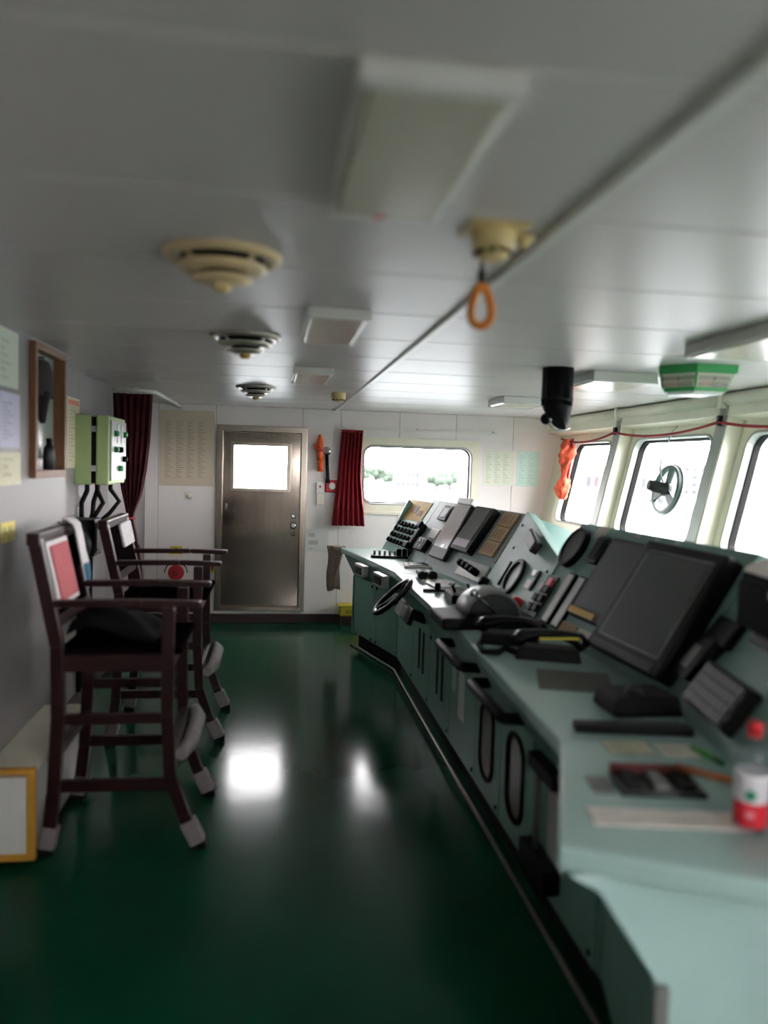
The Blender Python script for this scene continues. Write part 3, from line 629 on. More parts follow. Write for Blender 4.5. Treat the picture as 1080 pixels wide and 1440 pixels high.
# ================================================================== CHAIRS
def bar(m, pts, w_, d_, F=W0):
    """squared bar through points in the X-Z plane (list of (x, y, z)); w_ along the plane normal, d_ across"""
    P = [Vector(F(p)) for p in pts]; A = None
    for i, p_ in enumerate(P):
        t_ = (P[min(i+1, len(P)-1)] - P[max(i-1, 0)]).normalized()
        s_ = Vector((0, 1, 0)) if abs(t_.y) < .9 else Vector((1, 0, 0)); n_ = t_.cross(s_).normalized(); s_ = n_.cross(t_)
        q = [p_ + s_*w_/2 + n_*d_/2, p_ - s_*w_/2 + n_*d_/2, p_ - s_*w_/2 - n_*d_/2, p_ + s_*w_/2 - n_*d_/2]
        if A: m.loft(A, q)
        A = q
    return m
def chair(y0, y1, label, bt=1.25):
    yc = (y0+y1)/2
    t = thing('pilot_chair', (-.55, yc, 0), label, 'chair', 'high wooden chairs by the left wall')
    for y in (y0+.02, y1-.02):
        l_ = bar(MB(), [(-.275, y, .03), (-.33, y, .14), (-.385, y, .30), (-.40, y, .55), (-.40, y, .985)], .04, .048).build('leg', WOOD, t, bevel=.004)
        bar(MB(), [(-.268, y, .0), (-.27, y, .025)], .052, .06).build('rubber_foot', BLACKR, l_)
        bar(MB(), [(-.27, y, .022), (-.315, y, .115)], .056, .064).build('foot_wrap', WRAPC, l_, bevel=.008)
        l_ = bar(MB(), [(-.855, y, .03), (-.83, y, .25), (-.815, y, .55), (-.82, y, .83), (-.905, y, bt)], .04, .05).build('leg', WOOD, t, bevel=.004)
        bar(MB(), [(-.858, y, .0), (-.856, y, .025)], .052, .06).build('rubber_foot', BLACKR, l_)
        bar(MB(), [(-.857, y, .022), (-.84, y, .11)], .056, .064).build('foot_wrap', WRAPC, l_, bevel=.008)
        bar(MB(), [(-.835, y, 1.0), (-.5, y, 1.005), (-.275, y, 1.0)], .05, .026).build('armrest', WOOD, t, bevel=.006)
        bar(MB(), [(-.83, y, .27), (-.37, y, .27)], .028, .045).build('stretcher', WOOD, t, bevel=.003)
        bar(MB(), [(-.815, y, .54), (-.40, y, .54)], .028, .04).build('stretcher', WOOD, t, bevel=.003)
        bar(MB(), [(-.82, y, .765), (-.38, y, .765)], .032, .07).build('seat_rail', WOOD, t, bevel=.003)
    MB().bb(-.815, -.345, y0+.015, y1-.015, .795, .825).build('seat', LEATHER, t, bevel=.012)
    bar(MB(), [(-.40, y0+.02, .765), (-.40, y1-.02, .765)], .04, .06).build('front_rail', WOOD, t)
    bar(MB(), [(-.825, y0+.02, .40), (-.825, y1-.02, .40)], .03, .04).build('stretcher', WOOD, t)
    fr_ = bar(MB(), [(-.385, y0+.02, .40), (-.385, y1-.02, .40)], .035, .05).build('footrest', WOOD, t)
    MB().tube([(-.34, y0-.01, .40), (-.315, y0+.12, .405), (-.315, y1-.12, .405), (-.34, y1+.01, .40)], [.026, .034, .034, .026], 12).build('footrest_wrap', WRAPC, fr_)
    bar(MB(), [(-.905, y0-.01, bt), (-.905, y1+.01, bt)], .05, .05).build('back_rail', WOOD, t, bevel=.006)
    bar(MB(), [(-.835, y0+.02, .92), (-.835, y1-.02, .92)], .026, .05).build('back_rail', WOOD, t)
    F = fr((-.835, yc, .93), (0, 1, 0), (.17, 0, -1)); 
    return t
def back_panel(t, y0, y1, mm, name='backrest', k_=1.0):
    o = Vector((-.832, 0, .94)); u = Vector((-.068, 0, .31))*k_; L = u.length; u.normalize()
    F = Fr(o, (0, 1, 0), u, Vector((0, 1, 0)).cross(u))
    q = MB().box(((y0+y1)/2, L/2, 0), (y1-y0, L, .022), F).build(name, mm, t, bevel=.006)
    return F, L, q
c1 = chair(3.09, 3.63, 'dark red wooden high chair with a pink backrest pad, nearer the camera')
c2 = chair(4.30, 4.90, 'dark red wooden high chair with a white draped backrest, beyond the pink one', 1.205)
F, L, q = back_panel(c1, 3.13, 3.59, LEATHER, k_=.93)
MB().box((3.28, L*.56, .018), (.30, L*.90, .018), F).build('pad_border', WHITECLOTH, q, bevel=.006)
MB().box((3.275, L*.56, .03), (.245, L*.76, .012), F).build('pink_pad', PINKCLOTH, q, bevel=.006)
F, L, q = back_panel(c2, 4.34, 4.86, LEATHER, k_=.79)
MB().box((4.70, L*.74, .02), (.30, L*.56, .02), F).build('white_drape', WHITECLOTH, q, bevel=.01)
rows = [[Vector((-.915 + dx + .006*math.sin(9*u+z), 3.49 + u*.13, z)) for u in [k/5 for k in range(6)]] for z, dx in ((1.09, .075), (1.14, .062), (1.20, .052), (1.26, .038), (1.288, .01), (1.284, -.015), (1.23, -.035))]
tag(MB().sheet([[p_ + Vector((.016, 0, .004)) for p_ in rw] for rw in rows], (.004, .0, .012)).build('folded_towel', WHITECLOTH), 'white towel folded over the back of the pink padded chair', 'towel')

rows = []
for i in range(11):
    q_ = i/10
    rows.append([Vector((-.80 + .34*q_, 3.16 + .40*u, .835 + .13*math.sin(PI*min(1, .12+q_*.95))**.6*(.35+.65*math.sin(PI*(.1+.8*u)))*(1-.55*q_) + .012*math.sin(9*u+7*q_))) for u in [k/9 for k in range(10)]])
tag(MB().sheet(rows, (0, 0, -.01)).build('dark_jacket', mat('dark_jacket_cloth', (14, 14, 15), .95, var=.15, spec=.05)), 'dark jacket heaped on the seat of the pink padded chair', 'jacket')

# ================================================================== CONSOLE
con = thing('bridge_console', (1.3, 4.0, 0), 'long teal bridge control console with sloping instrument panels under the forward windows', 'console')
ZD = .82
E_ = [(.586, 1.44), (.815, 2.02), (.865, 3.3), (.865, 5.35), (.615, 6.86)]      # aft edge of the desk
CRE = [(1.12, 1.30), (1.28, 2.30), (1.28, 3.6), (1.29, 4.64), (.995, 6.86)]      # foot of the instrument panels
# desk top in sections
for i in range(4):
    if i == 0: poly = [E_[0], E_[1], (1.36, 2.27), (1.62, 1.20), (1.05, 1.22)]
    else:
        a, b = E_[i], E_[i+1]; c, d = [(1.36, 2.27), (1.36, 3.45), (1.36, 4.9), (1.03, 6.86)][i-1:i+1]
        poly = [a, b, d, c]
    MB().prism(poly, ZD-.05, ZD, W0).build('desk_top', TEALT, con, bevel=.008)
# undercut fascia and front panels
FX = .96
PN = [(.80, 1.44), (.955, 2.02), (FX, 3.3), (FX, 5.72), (.72, 6.63)]
UX = [(.665, 1.44), (.835, 2.02), (.88, 3.3), (.88, 5.35), (.64, 6.80)]
for i in range(4):
    A = [Vector((*UX[i], ZD-.05)), Vector((*PN[i], .60 if i else .55)), Vector((PN[i][0]+.1, PN[i][1], .60)), Vector((UX[i][0]+.2, UX[i][1], ZD-.05))]
    j = i+1
    B = [Vector((*UX[j], ZD-.05)), Vector((*PN[j], .60)), Vector((PN[j][0]+.1, PN[j][1], .60)), Vector((UX[j][0]+.2, UX[j][1], ZD-.05))]
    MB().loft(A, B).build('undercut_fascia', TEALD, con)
# cabinet core behind the doors
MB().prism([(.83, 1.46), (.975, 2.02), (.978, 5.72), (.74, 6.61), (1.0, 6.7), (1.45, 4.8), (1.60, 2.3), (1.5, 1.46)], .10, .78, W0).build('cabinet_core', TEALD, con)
MB().prism([(.88, 1.5), (1.0, 2.02), (1.0, 5.74), (.77, 6.6), (1.0, 6.68), (1.42, 4.8), (1.55, 2.3), (1.4, 1.5)], 0, .10, W0).build('plinth', BLACKR, con)
(MB().tube([(.945, 1.7, .012), (.945, 3.5, .012), (.945, 5.72, .012), (.70, 6.60, .012)], .010, 8).build('kick_rail', mat('worn_steel_strip', (120, 116, 110), .4, .8), con))
# front doors: main run, each its own panel
FP_ = Fr((FX+.018, 0, 0), (0, 1, 0), (0, 0, 1), (-1, 0, 0))
runs = [2.05, 2.62, 3.02, 3.42, 3.95, 4.5, 5.05, 5.70]
for k, (a, b) in enumerate(zip(runs, runs[1:])):
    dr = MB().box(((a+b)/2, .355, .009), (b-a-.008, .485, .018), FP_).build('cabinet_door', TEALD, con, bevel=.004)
    for s_ in (-1, 1): MB().lathe([(.011, .016), (.010, .024), (.004, .026)], FP_.at((a+b)/2 + s_*((b-a)/2-.035), .15 if s_ < 0 else .55), 10).build('door_screw', BLACK, dr)
    if k in (1, 2): # rounded windows
        MB().ring(rrect((a+b)/2-.105, (a+b)/2+.105, .20, .55, .09), rrect((a+b)/2-.088, (a+b)/2+.088, .217, .533, .075), .016, .028, FP_).build('window_rim', BLACKR, dr)
        MB().prism(rrect((a+b)/2-.09, (a+b)/2+.09, .215, .535, .076), .012, .02, FP_).build('window_glass', mat('smoky_glass', (50, 47, 34), .3) if k == 1 else GREY, dr)
    if k == 3: MB().box((3.70, .43, .0185), (.11, .24, .003), FP_).build('paper_label', PAPER, dr)
    if k == 3: MB().box((3.86, .47, .0185), (.07, .12, .003), FP_).build('paper_label', LGREY, dr)
    if k in (4, 5):
        for q in range(2): MB().box(((a+b)/2-.09+q*.13, .40, .018), (.035, .26, .012), FP_).build('vent_slot', BLACKR, dr)
    if k == 0:
        MB().box((2.38, .40, .018), (.15, .30, .006), FP_).build('switch_plate', LGREY, dr)
        MB().box((2.44, .56, .035), (.24, .05, .06), FP_).build('bracket', BLACK, dr, bevel=.004)
        MB().box((2.46, .22, .04), (.26, .08, .07), FP_).build('bracket', BLACK, dr, bevel=.004)
        MB().tube([(2.50, .55, .045), (2.50, .24, .045)], .011, 8, F=FP_).build('guard_bar', GREY, dr)
# far wing doors
d0 = Vector((FX-.0, 5.72, 0)); d1 = Vector((.72, 6.63, 0)); ex = (d1-d0).normalized(); FW = Fr(d0 + Vector((.017, .004, 0)), ex, (0, 0, 1), ex.cross(Vector((0, 0, 1))))
if FW.z.x > 0: FW = Fr(FW.o, FW.x, FW.y, -FW.z)
Lw = (d1-d0).length
for k in range(2):
    a, b = k*Lw/2, (k+1)*Lw/2
    dr = MB().box(((a+b)/2, .355, .009), (b-a-.008, .485, .018), FW).build('cabinet_door', TEALD, con, bevel=.004)
    for s_ in (.13, .57): MB().lathe([(.012, .016), (.010, .024), (.004, .026)], FW.at(b-.05 if k == 0 else a+.05, s_), 10).build('door_screw', BLACK, dr)
MB().bb(.71, 1.0, 6.62, 6.66, .10, .60).build('end_panel', TEALD, con)
MB().prism([(.64, .77), (1.03, .77), (1.03, .58), (.76, .58)], 0, .03, Fr((0, 6.80, 0), (1, 0, 0), (0, 0, 1), (0, -1, 0))).build('end_bracket', TEALD, con)
# near end face, seen full on
MB().prism([(.605, .77), (.665, .735), (.80, .535), (.80, .0), (1.7, .0), (1.7, .77)], 0, .03, Fr((0, 1.44, 0), (1, 0, 0), (0, 0, 1), (0, -1, 0))).build('end_panel', TEALT, con, bevel=.004)
MB().bb(.79, .82, 1.395, 1.41, .0, .535).build('edge_strip', GREY, con)
# grab rails under the desk edge
for a, b, z in ((2.62, 3.08, .675), (3.24, 3.72, .695)):
    g_ = MB(); g_.tube([(.93, a, z), (.845, a, z+.005), (.835, a+.02, z+.005), (.835, b-.02, z+.005), (.845, b, z+.005), (.93, b, z)], .022, 8)
    g_.build('grab_rail', BLACK, con)
# sockets on the far wing edge
FU = Fr((.80, 5.57, .735), Vector((-.165, .986, 0)), (0, 0, 1), (-.986, -.165, 0))
for u in (-.05, .46):
    sk = MB().box((u, .0, .015), (.24, .09, .05), FU).build('socket_box', LGREY, con, bevel=.004)
    MB().box((u, .0, .042), (.17, .055, .01), FU).build('socket_well', BLACK, sk)
# instrument panels
class Pn:
    def __init__(s, B0, B1, T1):
        B0, B1, T1 = map(Vector, (B0, B1, T1)); e1 = (B1-B0).normalized(); t_ = T1-B1; t_ -= t_.dot(e1)*e1; s.H = t_.length; s.L = (B1-B0).length
        n_ = e1.cross(t_.normalized())
        if n_.x > 0: n_ = -n_
        s.F = Fr(B0, e1, t_.normalized(), n_)
FPn = Pn((1.0, 6.85, .84), (1.30, 4.64, .84), (1.60, 4.68, 1.29))
MPn = Pn((1.30, 4.64, .84), (1.27, 3.62, .84), (1.52, 3.62, 1.29))
NPn = Pn((1.27, 3.62, .84), (1.34, 2.40, .84), (1.63, 2.40, 1.315))
WPn = Pn((1.34, 2.40, .84), (1.2, 1.70, .84), (1.52, 1.64, 1.315))
def slab(P, poly, mm, name='instrument_panel'):
    A = [P.F((u, v, 0)) for u, v in poly]; B = [p_ + Vector((.06, 0, -.02)) for p_ in A]
    return MB().loft(A, B).build(name, mm, con, bevel=.003)
slab(FPn, [(.0, -.03), (.66, -.03), (.64, .545), (-.16, .545)], TEAL)
slab(FPn, [(.664, -.03), (1.125, -.03), (1.105, .545), (.644, .545)], TEALP)
slab(FPn, [(1.129, -.03), (2.26, -.03), (2.24, .545), (1.109, .545)], TEALP)
slab(MPn, [(.02, -.03), (1.02, -.03), (.96, .335), (.86, .355), (.06, .545)], TEAL)
slab(NPn, [(-.05, -.03), (1.26, -.03), (1.26, .56), (-.06, .555)], TEAL)
slab(WPn, [(-.02, -.03), (1.2, -.03), (1.2, .576), (-.02, .576)], TEAL)
# end cheeks closing the panels at both ends of the console
MB().prism([(1.11, .82), (1.425, 1.312), (1.5, 1.17), (1.5, .82)], 0, .02, Fr((0, 1.215, 0), (1, 0, 0), (0, 0, 1), (0, -1, 0))).build('end_cheek', TEAL, con)
MB().prism([(1.0, .82), (1.22, 1.27), (1.32, 1.17), (1.32, .82)], 0, .02, Fr((0, 6.87, 0), (1, 0, 0), (0, 0, 1), (0, -1, 0))).build('end_cheek', TEAL, con)
# roof and sloped facet behind the panels
A_, B_, C_ = Vector((1.60, 4.66, 1.288)), Vector((1.84, 4.5, 1.2)), Vector((1.50, 3.72, 1.1))
MB().loft([A_, B_, C_], [A_ + Vector((.05, .06, -.35)), B_ + Vector((0, .0, -.3)), C_ + Vector((.05, .0, -.25))]).build('sloping_roof', mat('light_teal_roof', (92, 146, 136), .4), con)
for nm, q in (('back_casing', [(1.28, 6.85), (1.58, 4.68), (1.86, 4.5), (1.5, 6.85)]), ('back_casing', [(1.50, 3.66), (1.60, 2.4), (1.98, 2.4), (1.86, 3.66)]), ('back_casing', [(1.60, 2.40), (1.40, 1.22), (1.8, 1.22), (1.98, 2.4)])):
    MB().prism(q, .0, 1.17, W0).build(nm, TEAL, con)
MB().prism([(1.45, 4.66), (1.45, 3.66), (1.86, 3.66), (1.86, 4.5)], 0, 1.0, W0).build('back_casing', TEAL, con)

# ---- instruments on the panels (parts of the console)
def plate(P, u, v, w_, h_, t_, mm, name, par=con, bevel=.003, base=0):
    return MB().box((u, v, base+t_/2), (w_, h_, t_), P.F).build(name, mm, par, bevel=bevel)
def knob(P, u, v, r, t_, mm, name, par=con, base=0):
    return MB().lathe([(r, base-.002), (r, base+t_*.5), (r*.8, base+t_*.9), (r*.4, base+t_)], P.F.at(u, v), 14).build(name, mm, par)
cc = plate(FPn, .21, .408, .60, .20, .004, CARD, 'chart_card', bevel=0)
plate(FPn, .20, .42, .12, .07, .003, mat('card_print', (110, 78, 66), .7), 'printed_block', cc, 0, .004); plate(FPn, .36, .39, .10, .05, .003, mat('card_print', (110, 78, 66), .7), 'printed_block', cc, 0, .004)
plate(FPn, -.055, .39, .08, .07, .005, RED, 'red_sticker', bevel=0)
ff = plate(FPn, .95, .435, .18, .135, .022, BLACK, 'display_frame'); plate(FPn, .95, .435, .12, .085, .004, TEALP, 'display', ff, 0, .021)
sb = plate(FPn, .36, .16, .58, .24, .010, TEAL, 'switch_board')
for i in range(6):
    for j in range(4):
        kn = MB().lathe([(.019, .01), (.019, .03), (.012, .033)], FPn.F.at(.12+i*.096, .07+j*.06), 12).box((0, 0, .042), (.010, .034, .022), FPn.F.at(.12+i*.096, .07+j*.06)).build('rotary_switch', BLACK, sb)
hs = plate(FPn, .70, .17, .075, .25, .05, BLACK, 'phone_handset', bevel=.015)
plate(FPn, .70, .27, .085, .06, .03, BLACK, 'earpiece', hs, .012, .045); plate(FPn, .70, .07, .085, .06, .03, BLACK, 'mouthpiece', hs, .012, .045)
plate(FPn, .955, .246, .18, .085, .008, PLATE, 'name_plate')
bx = plate(FPn, .94, .12, .205, .107, .05, BLACK, 'alarm_unit', bevel=.008)
for i in range(2):
    for j in range(2): plate(FPn, .905+i*.07, .10+j*.045, .022, .022, .004, LGREY, 'push_button', bx, 0, .05)
# display cabinets
f_ = FPn.F; lo_, hi_ = .035, .075  # wedge tilts the screen toward a brighter reflection
b1 = MB().loft([f_((1.195, .06, 0)), f_((1.515, .06, 0)), f_((1.515, .06, lo_)), f_((1.195, .06, lo_))], [f_((1.195, .51, 0)), f_((1.515, .51, 0)), f_((1.515, .51, hi_)), f_((1.195, .51, hi_))]).build('display_cabinet', DGREY, con, bevel=.006)
gs = Fr(f_((1.355, .06, lo_)), f_.x, (f_((0, .45, hi_-lo_)) - f_.o).normalized(), f_.x.cross((f_((0, .45, hi_-lo_)) - f_.o).normalized()))
if gs.z.x > 0: gs = Fr(gs.o, gs.x, gs.y, -gs.z)
MB().box((0, .265, .001), (.28, .36, .005), gs).build('glossy_screen', GLAREF, b1)
MB().box((0, .475, -.012), (.29, .05, .05), gs).build('plastic_wrap', WHITE, b1, bevel=.012)
b2 = plate(FPn, 1.70, .342, .32, .36, .055, BLACK, 'display_cabinet', bevel=.006)
plate(FPn, 1.69, .375, .25, .255, .004, mat('glossy_grey_screen', (120, 118, 120), .12, .5), 'screen', b2, .001, .055); plate(FPn, 1.69, .225, .25, .07, .004, PURPLE, 'label_strip', b2, 0, .055)
for k in range(3): plate(FPn, 2.045, .25+k*.113, .225, .109, .014, TANP, 'tan_panel')
for k in range(3):
    for q in range(4): plate(FPn, 1.985+q*.04, .25+k*.113, .008, .07, .0015, BROWNI, 'card_line', bevel=0, base=.014)
plate(FPn, 2.25, .335, .03, .34, .02, GREY, 'lamp_strip'); plate(FPn, 2.275, .335, .014, .34, .026, BLACK, 'lamp_strip_edge')
lv = plate(FPn, 2.0, .07, .44, .12, .012, LGREY, 'lever_plate')
for k in range(4):
    MB().lathe([(.024, .01), (.026, .05), (.018, .07), (.008, .072)], FPn.F.at(1.86+k*.085, .085-.008*k), 14).build('lever_knob', BLACK, lv)
# middle panel
MB().box((.52, .375, .03), (.22, .075, .05), MPn.F.rot(-.28).at(-.1, .13)).build('speaker_box', DGREY, con, bevel=.01)
MB().ring(circ(.112), circ(.088), -.002, .022, MPn.F.at(.50, .145)).build('gauge_rim', BLACK, con, bevel=.003); MB().prism(circ(.09), 0, .008, MPn.F.at(.50, .145)).build('gauge_face', GREY, con)
plate(MPn, .315, .14, .016, .16, .012, BLACK, 'slot_cover')
plate(MPn, .755, .146, .08, .05, .008, PLATE, 'name_plate'); plate(MPn, .765, .214, .06, .035, .012, LGREY, 'name_plate'); plate(MPn, .83, .18, .014, .12, .012, BLACK, 'slot_cover')
knob(MPn, .80, .03, .035, .05, RED, 'red_knob'); knob(MPn, .09, .03, .035, .05, BLACK, 'black_knob')
for u, v in ((.2, .3), (.9, .25), (.12, .45)): knob(MPn, u, v, .009, .006, BLACK, 'panel_screw')
# near panel
MB().prism([(.085*math.cos(a), .10*math.sin(a)) for a in [2*PI*k/26 for k in range(26)]], 0, .03, NPn.F.at(.045, .41)).build('speaker_grille', DGREY, con, bevel=.006)
MB().ring([(.09*math.cos(a), .105*math.sin(a)) for a in [2*PI*k/26 for k in range(26)]], [(.078*math.cos(a), .092*math.sin(a)) for a in [2*PI*k/26 for k in range(26)]], 0, .036, NPn.F.at(.045, .41)).build('speaker_rim', BLACK, con)
sp = plate(NPn, .272, .43, .10, .15, .025, DGREY, 'speaker_grille', bevel=.03); plate(NPn, .272, .43, .07, .11, .005, BLACKR, 'speaker_mesh', sp, .02, .025)
plate(NPn, .18, .52, .10, .06, .004, PLATE, 'name_plate', bevel=0)
bp = plate(NPn, .0, .125, .115, .24, .010, DGREY, 'button_panel')
for (u, v, mm) in ((.025, .205, PINK), (-.03, .165, LGREY), (-.03, .11, BLACK), (.03, .115, BLACK), (-.03, .055, BLACK), (.03, .06, BLACK), (.03, .165, BLACK)):
    plate(NPn, u, v, .045, .042, .018, mm, 'push_button', bp, .004, .01)
for u in (.175, .29): 
    q = plate(NPn, u, .15, .082, .275, .014, BLACK, 'meter_bezel', bevel=.003); plate(NPn, u, .15, .056, .255, .006, LGREY, 'meter_strip', q, .001, .013)
q = plate(NPn, .546, .30, .37, .40, .03, BLACK, 'display_bezel', bevel=.006); plate(NPn, .553, .315, .325, .33, .004, SCREEN, 'screen', q, .001, .03)
plate(NPn, .475, .125, .235, .03, .004, mat('yellow_print', (196, 152, 48), .6), 'yellow_label', q, 0, .03)
for k in range(2): plate(NPn, .40+k*.17, .03, .15, .07, .010, TANP if k == 0 else PLATE, 'tan_plate')
rd = plate(NPn, .975, .258, .52, .49, .075, BLACK, 'radar_display', bevel=.012)
plate(NPn, .982, .268, .42, .39, .004, GREY, 'screen_edge', rd, .001, .074); plate(NPn, .982, .268, .405, .375, .005, SCREEN, 'screen', rd, .001, .0745)
plate(NPn, .975, .035, .44, .03, .006, DGREY, 'control_strip', rd, .002, .074)
for u in (.85, 1.0, 1.15): plate(NPn, u-.35, .54, .03, .012, .006, LGREY, 'panel_tag', bevel=0)
# wing panel
kb = plate(WPn, .35, .095, .33, .145, .04, BLACK, 'keyboard_unit', bevel=.008)
for i in range(8):
    for j in range(4): plate(WPn, .225+i*.036, .045+j*.033, .028, .025, .008, DGREY, 'key', kb, .002, .04)
dq = plate(WPn, .08, .15, .13, .16, .045, BLACK, 'display_bezel', bevel=.006); plate(WPn, .077, .145, .05, .085, .004, GREY, 'small_display', dq, 0, .045)
plate(WPn, .10, .27, .17, .09, .03, BLACK, 'indicator_unit', bevel=.008)
plate(WPn, .42, .33, .30, .10, .02, DGREY, 'indicator_unit', bevel=.004); plate(WPn, .52, .22, .05, .04, .01, LGREY, 'name_plate')

# ================================================================== THINGS ON AND AT THE CONSOLE
hm = thing('hooded_monitor', (1.62, 2.02, 1.25), 'black hooded monitor on the near right of the console under a white cloth', 'monitor')
WF = WPn.F
MF = Fr((1.50, 1.96, 1.21), (.98, -.2, 0), (.2, .98, 0), (0, 0, 1))
MB().box((0, 0, 0), (.27, .32, .17), MF, taper=.94).build('hood', mat('matt_black', (3, 4, 5), .8, var=.05, spec=.05), hm, bevel=.015)
MB().box((-.135, 0, -.005), (.006, .26, .12), MF).build('screen', MATS['matt_black'], hm); MB().box((-.14, -.10, .045), (.006, .03, .02), MF).build('knob', LGREY, hm)
MB().box((.02, 0, -.12), (.10, .12, .08), MF).build('bracket', BLACK, hm)
rows = []
for i in range(10):
    q_ = i/9; rr_ = math.sin(q_*PI/2); ring = []
    for a in [2*PI*k/28 for k in range(28)]:
        k_ = 1 + .10*math.sin(3*a+1) + .05*math.sin(5*a)
        ring.append(MF((.135*rr_*k_*math.cos(a) - .015, .165*rr_*k_*math.sin(a), .090 + .055*math.cos(q_*PI/2)*(1 + .12*math.sin(2*a)) + .004*math.sin(7*a)*q_)))
    rows.append(ring)
b_ = MB(); n = 28
b_.add([v for rw in rows for v in rw], [[i*n+j, i*n+(j+1) % n, (i+1)*n+(j+1) % n, (i+1)*n+j] for i in range(9) for j in range(n)], True); b_.add(rows[-1], [list(range(n))])
tag(b_.build('draped_cloth', mat('bright_cloth', (244, 236, 232), .85, var=.04, vscale=20)), 'white cloth lying on top of the black hooded monitor', 'cloth')

hw = thing('steering_wheel', (.80, 4.85, .60), 'small black steering wheel on the aft side of the console', 'steering wheel')
HF = frz((.775, 4.82, .735), (-.68, .04, .73), (0, 1, 0)); Rw = .15
MB().tube([(Rw*math.cos(a), Rw*math.sin(a), 0) for a in [2*PI*k/36 for k in range(36)]], .017, 10, closed=True, F=HF).build('rim', BLACKG, hw)
for k in range(3):
    a = k*2*PI/3 + .5; MB().tube([(.03*math.cos(a), .03*math.sin(a), -.02), (Rw*math.cos(a), Rw*math.sin(a), 0)], .011, 8, F=HF).build('spoke', BLACK, hw)
MB().lathe([(.030, -.05), (.035, -.03), (.04, -.01), (.02, .0)], HF, 18).build('hub', BLACK, hw)
lb_ = thing('white_lever_plate', (.84, 4.55, .62), 'bright white control plate below the small steering wheel', 'control')
CF = Fr((.845, 4.62, .675), (0, 1, 0), (.35, 0, .94), (-.94, 0, .35))
MB().box((0, 0, .02), (.42, .10, .03), CF).build('base', BLACK, lb_, bevel=.004); MB().box((.12, 0, .04), (.15, .10, .012), CF).build('plate', WHITE, lb_, bevel=.003); MB().box((-.06, .0, .04), (.10, .07, .02), CF).build('plate', LGREY, lb_, bevel=.004); MB().box((0, 0, -.05), (.1, .06, .12), CF).build('mount', BLACK, lb_)  # white colour replaces reflective chrome to keep the plate bright

tw = []
for i in range(16):
    q_ = i/15; z = .83 - q_*.38
    tw.append([Vector((.49 + .15*u + .012*math.sin(8*u+6*q_) - (.03*q_ if u > .5 else -.02*q_), 6.90 + .015*math.sin(12*u+3*q_), z - (.06*abs(u-.6) if i > 12 else 0))) for u in [k/11 for k in range(12)]])
o = MB().sheet(tw, (0, .02, 0)); o.bb(.56, .66, 6.862, 6.90, .79, .825)
tag(o.build('hanging_towel', BROWNCLOTH), 'taupe towel hanging from the far end of the console desk', 'towel')
kp = thing('intercom_strip', (1.0, 6.17, ZD), 'black key strip with white knobs at the far end of the desk', 'intercom')
KF = Fr((1.0, 6.17, ZD), (.99, -.13, 0), (.13, .99, 0), (0, 0, 1))
MB().box((0, 0, .01), (.40, .12, .02), KF).build('base', BLACK, kp, bevel=.004)
for k in range(9): MB().lathe([(.011, .02), (.009, .042), (.012, .05), (.006, .055)], KF.at(-.17+k*.042, .02), 10).build('knob', LGREY if k < 5 else BLACK, kp)
for k in range(4): MB().lathe([(.02, .02), (.022, .07), (.014, .08)], KF.at(.03+k*.045, -.035), 12).build('microphone', BLACK, kp)
def sheet(name, x, y, w_, h_, a, mm, label, cat='paper', z=ZD, t_=.003):
    F_ = Fr((x, y, z), (math.cos(a), math.sin(a), 0), (-math.sin(a), math.cos(a), 0), (0, 0, 1))
    return tag(MB().box((0, 0, t_/2), (w_, h_, t_), F_).build(name, mm), label, cat)
o = thing('open_notebook', (1.10, 5.6, ZD), 'open white notebook on the far desk below the display cabinets', 'notebook')
NF = Fr((1.08, 5.6, ZD), (.99, -.13, 0), (.13, .99, 0), (0, 0, 1))
MB().box((0, .05, .008), (.20, .26, .016), NF).build('pages', PAPER, o, bevel=.002); MB().box((0.01, .05, .018), (.14, .20, .004), NF).build('dark_cover', DGREY, o)
o = thing('black_binocular', (1.03, 5.05, ZD), 'black binoculars with a yellow strap lying on the desk', 'binoculars')
for s_ in (-1, 1): MB().tube([(1.03+s_*.035, 4.96, ZD+.03), (1.03+s_*.035, 5.02, ZD+.03), (1.03+s_*.035, 5.06, ZD+.032), (1.03+s_*.03, 5.16, ZD+.03)], [.03, .028, .022, .018], 14).build('barrel', BLACK, o)
MB().bb(1.0, 1.06, 5.03, 5.08, ZD+.02, ZD+.045).build('bridge', BLACK, o); MB().tube([(1.0, 5.14, ZD+.03), (1.08, 5.22, ZD+.012), (1.14, 5.15, ZD+.01), (1.10, 5.06, ZD+.01)], .008, 6, flat=(1, .5)).build('strap', YELLOW, o)
sheet('clear_tray', 1.08, 4.78, .18, .30, .1, LGREY, 'pale flat tray on the desk in front of the lever knobs', 'tray', t_=.012)
for k, (x, y) in enumerate(((1.02, 4.42), (1.1, 4.36))):
    pass
ra = thing('parallel_ruler', (1.05, 4.5, ZD), 'thin dark parallel ruler across the middle of the desk', 'ruler')
MB().box((1.08, 4.52, ZD+.008), (.34, .03, .016)).build('blade', DGREY, ra, bevel=.002); MB().lathe([(.02, .016), (.018, .05), (.008, .055)], Fr((1.0, 4.52, ZD), (1, 0, 0), (0, 1, 0), (0, 0, 1)), 12).build('knob', BLACK, ra)
lv2 = thing('throttle_box', (1.08, 4.2, ZD), 'small black lever box on the desk beside the grey drum', 'control')
MB().bb(.99, 1.17, 4.10, 4.30, ZD, ZD+.05).build('case', BLACK, lv2, bevel=.006); 
for x in (1.03, 1.12): MB().tube([(x, 4.2, ZD+.05), (x-.02, 4.2, ZD+.1)], .008, 8).build('lever', BLACK, lv2); 
MB().lathe([(.018, -.01), (.02, .0), (.012, .012)], Fr((1.01, 4.2, ZD+.1), (1, 0, 0), (0, 1, 0), (0, 0, 1)), 12).build('lever_ball', CHROME, lv2)
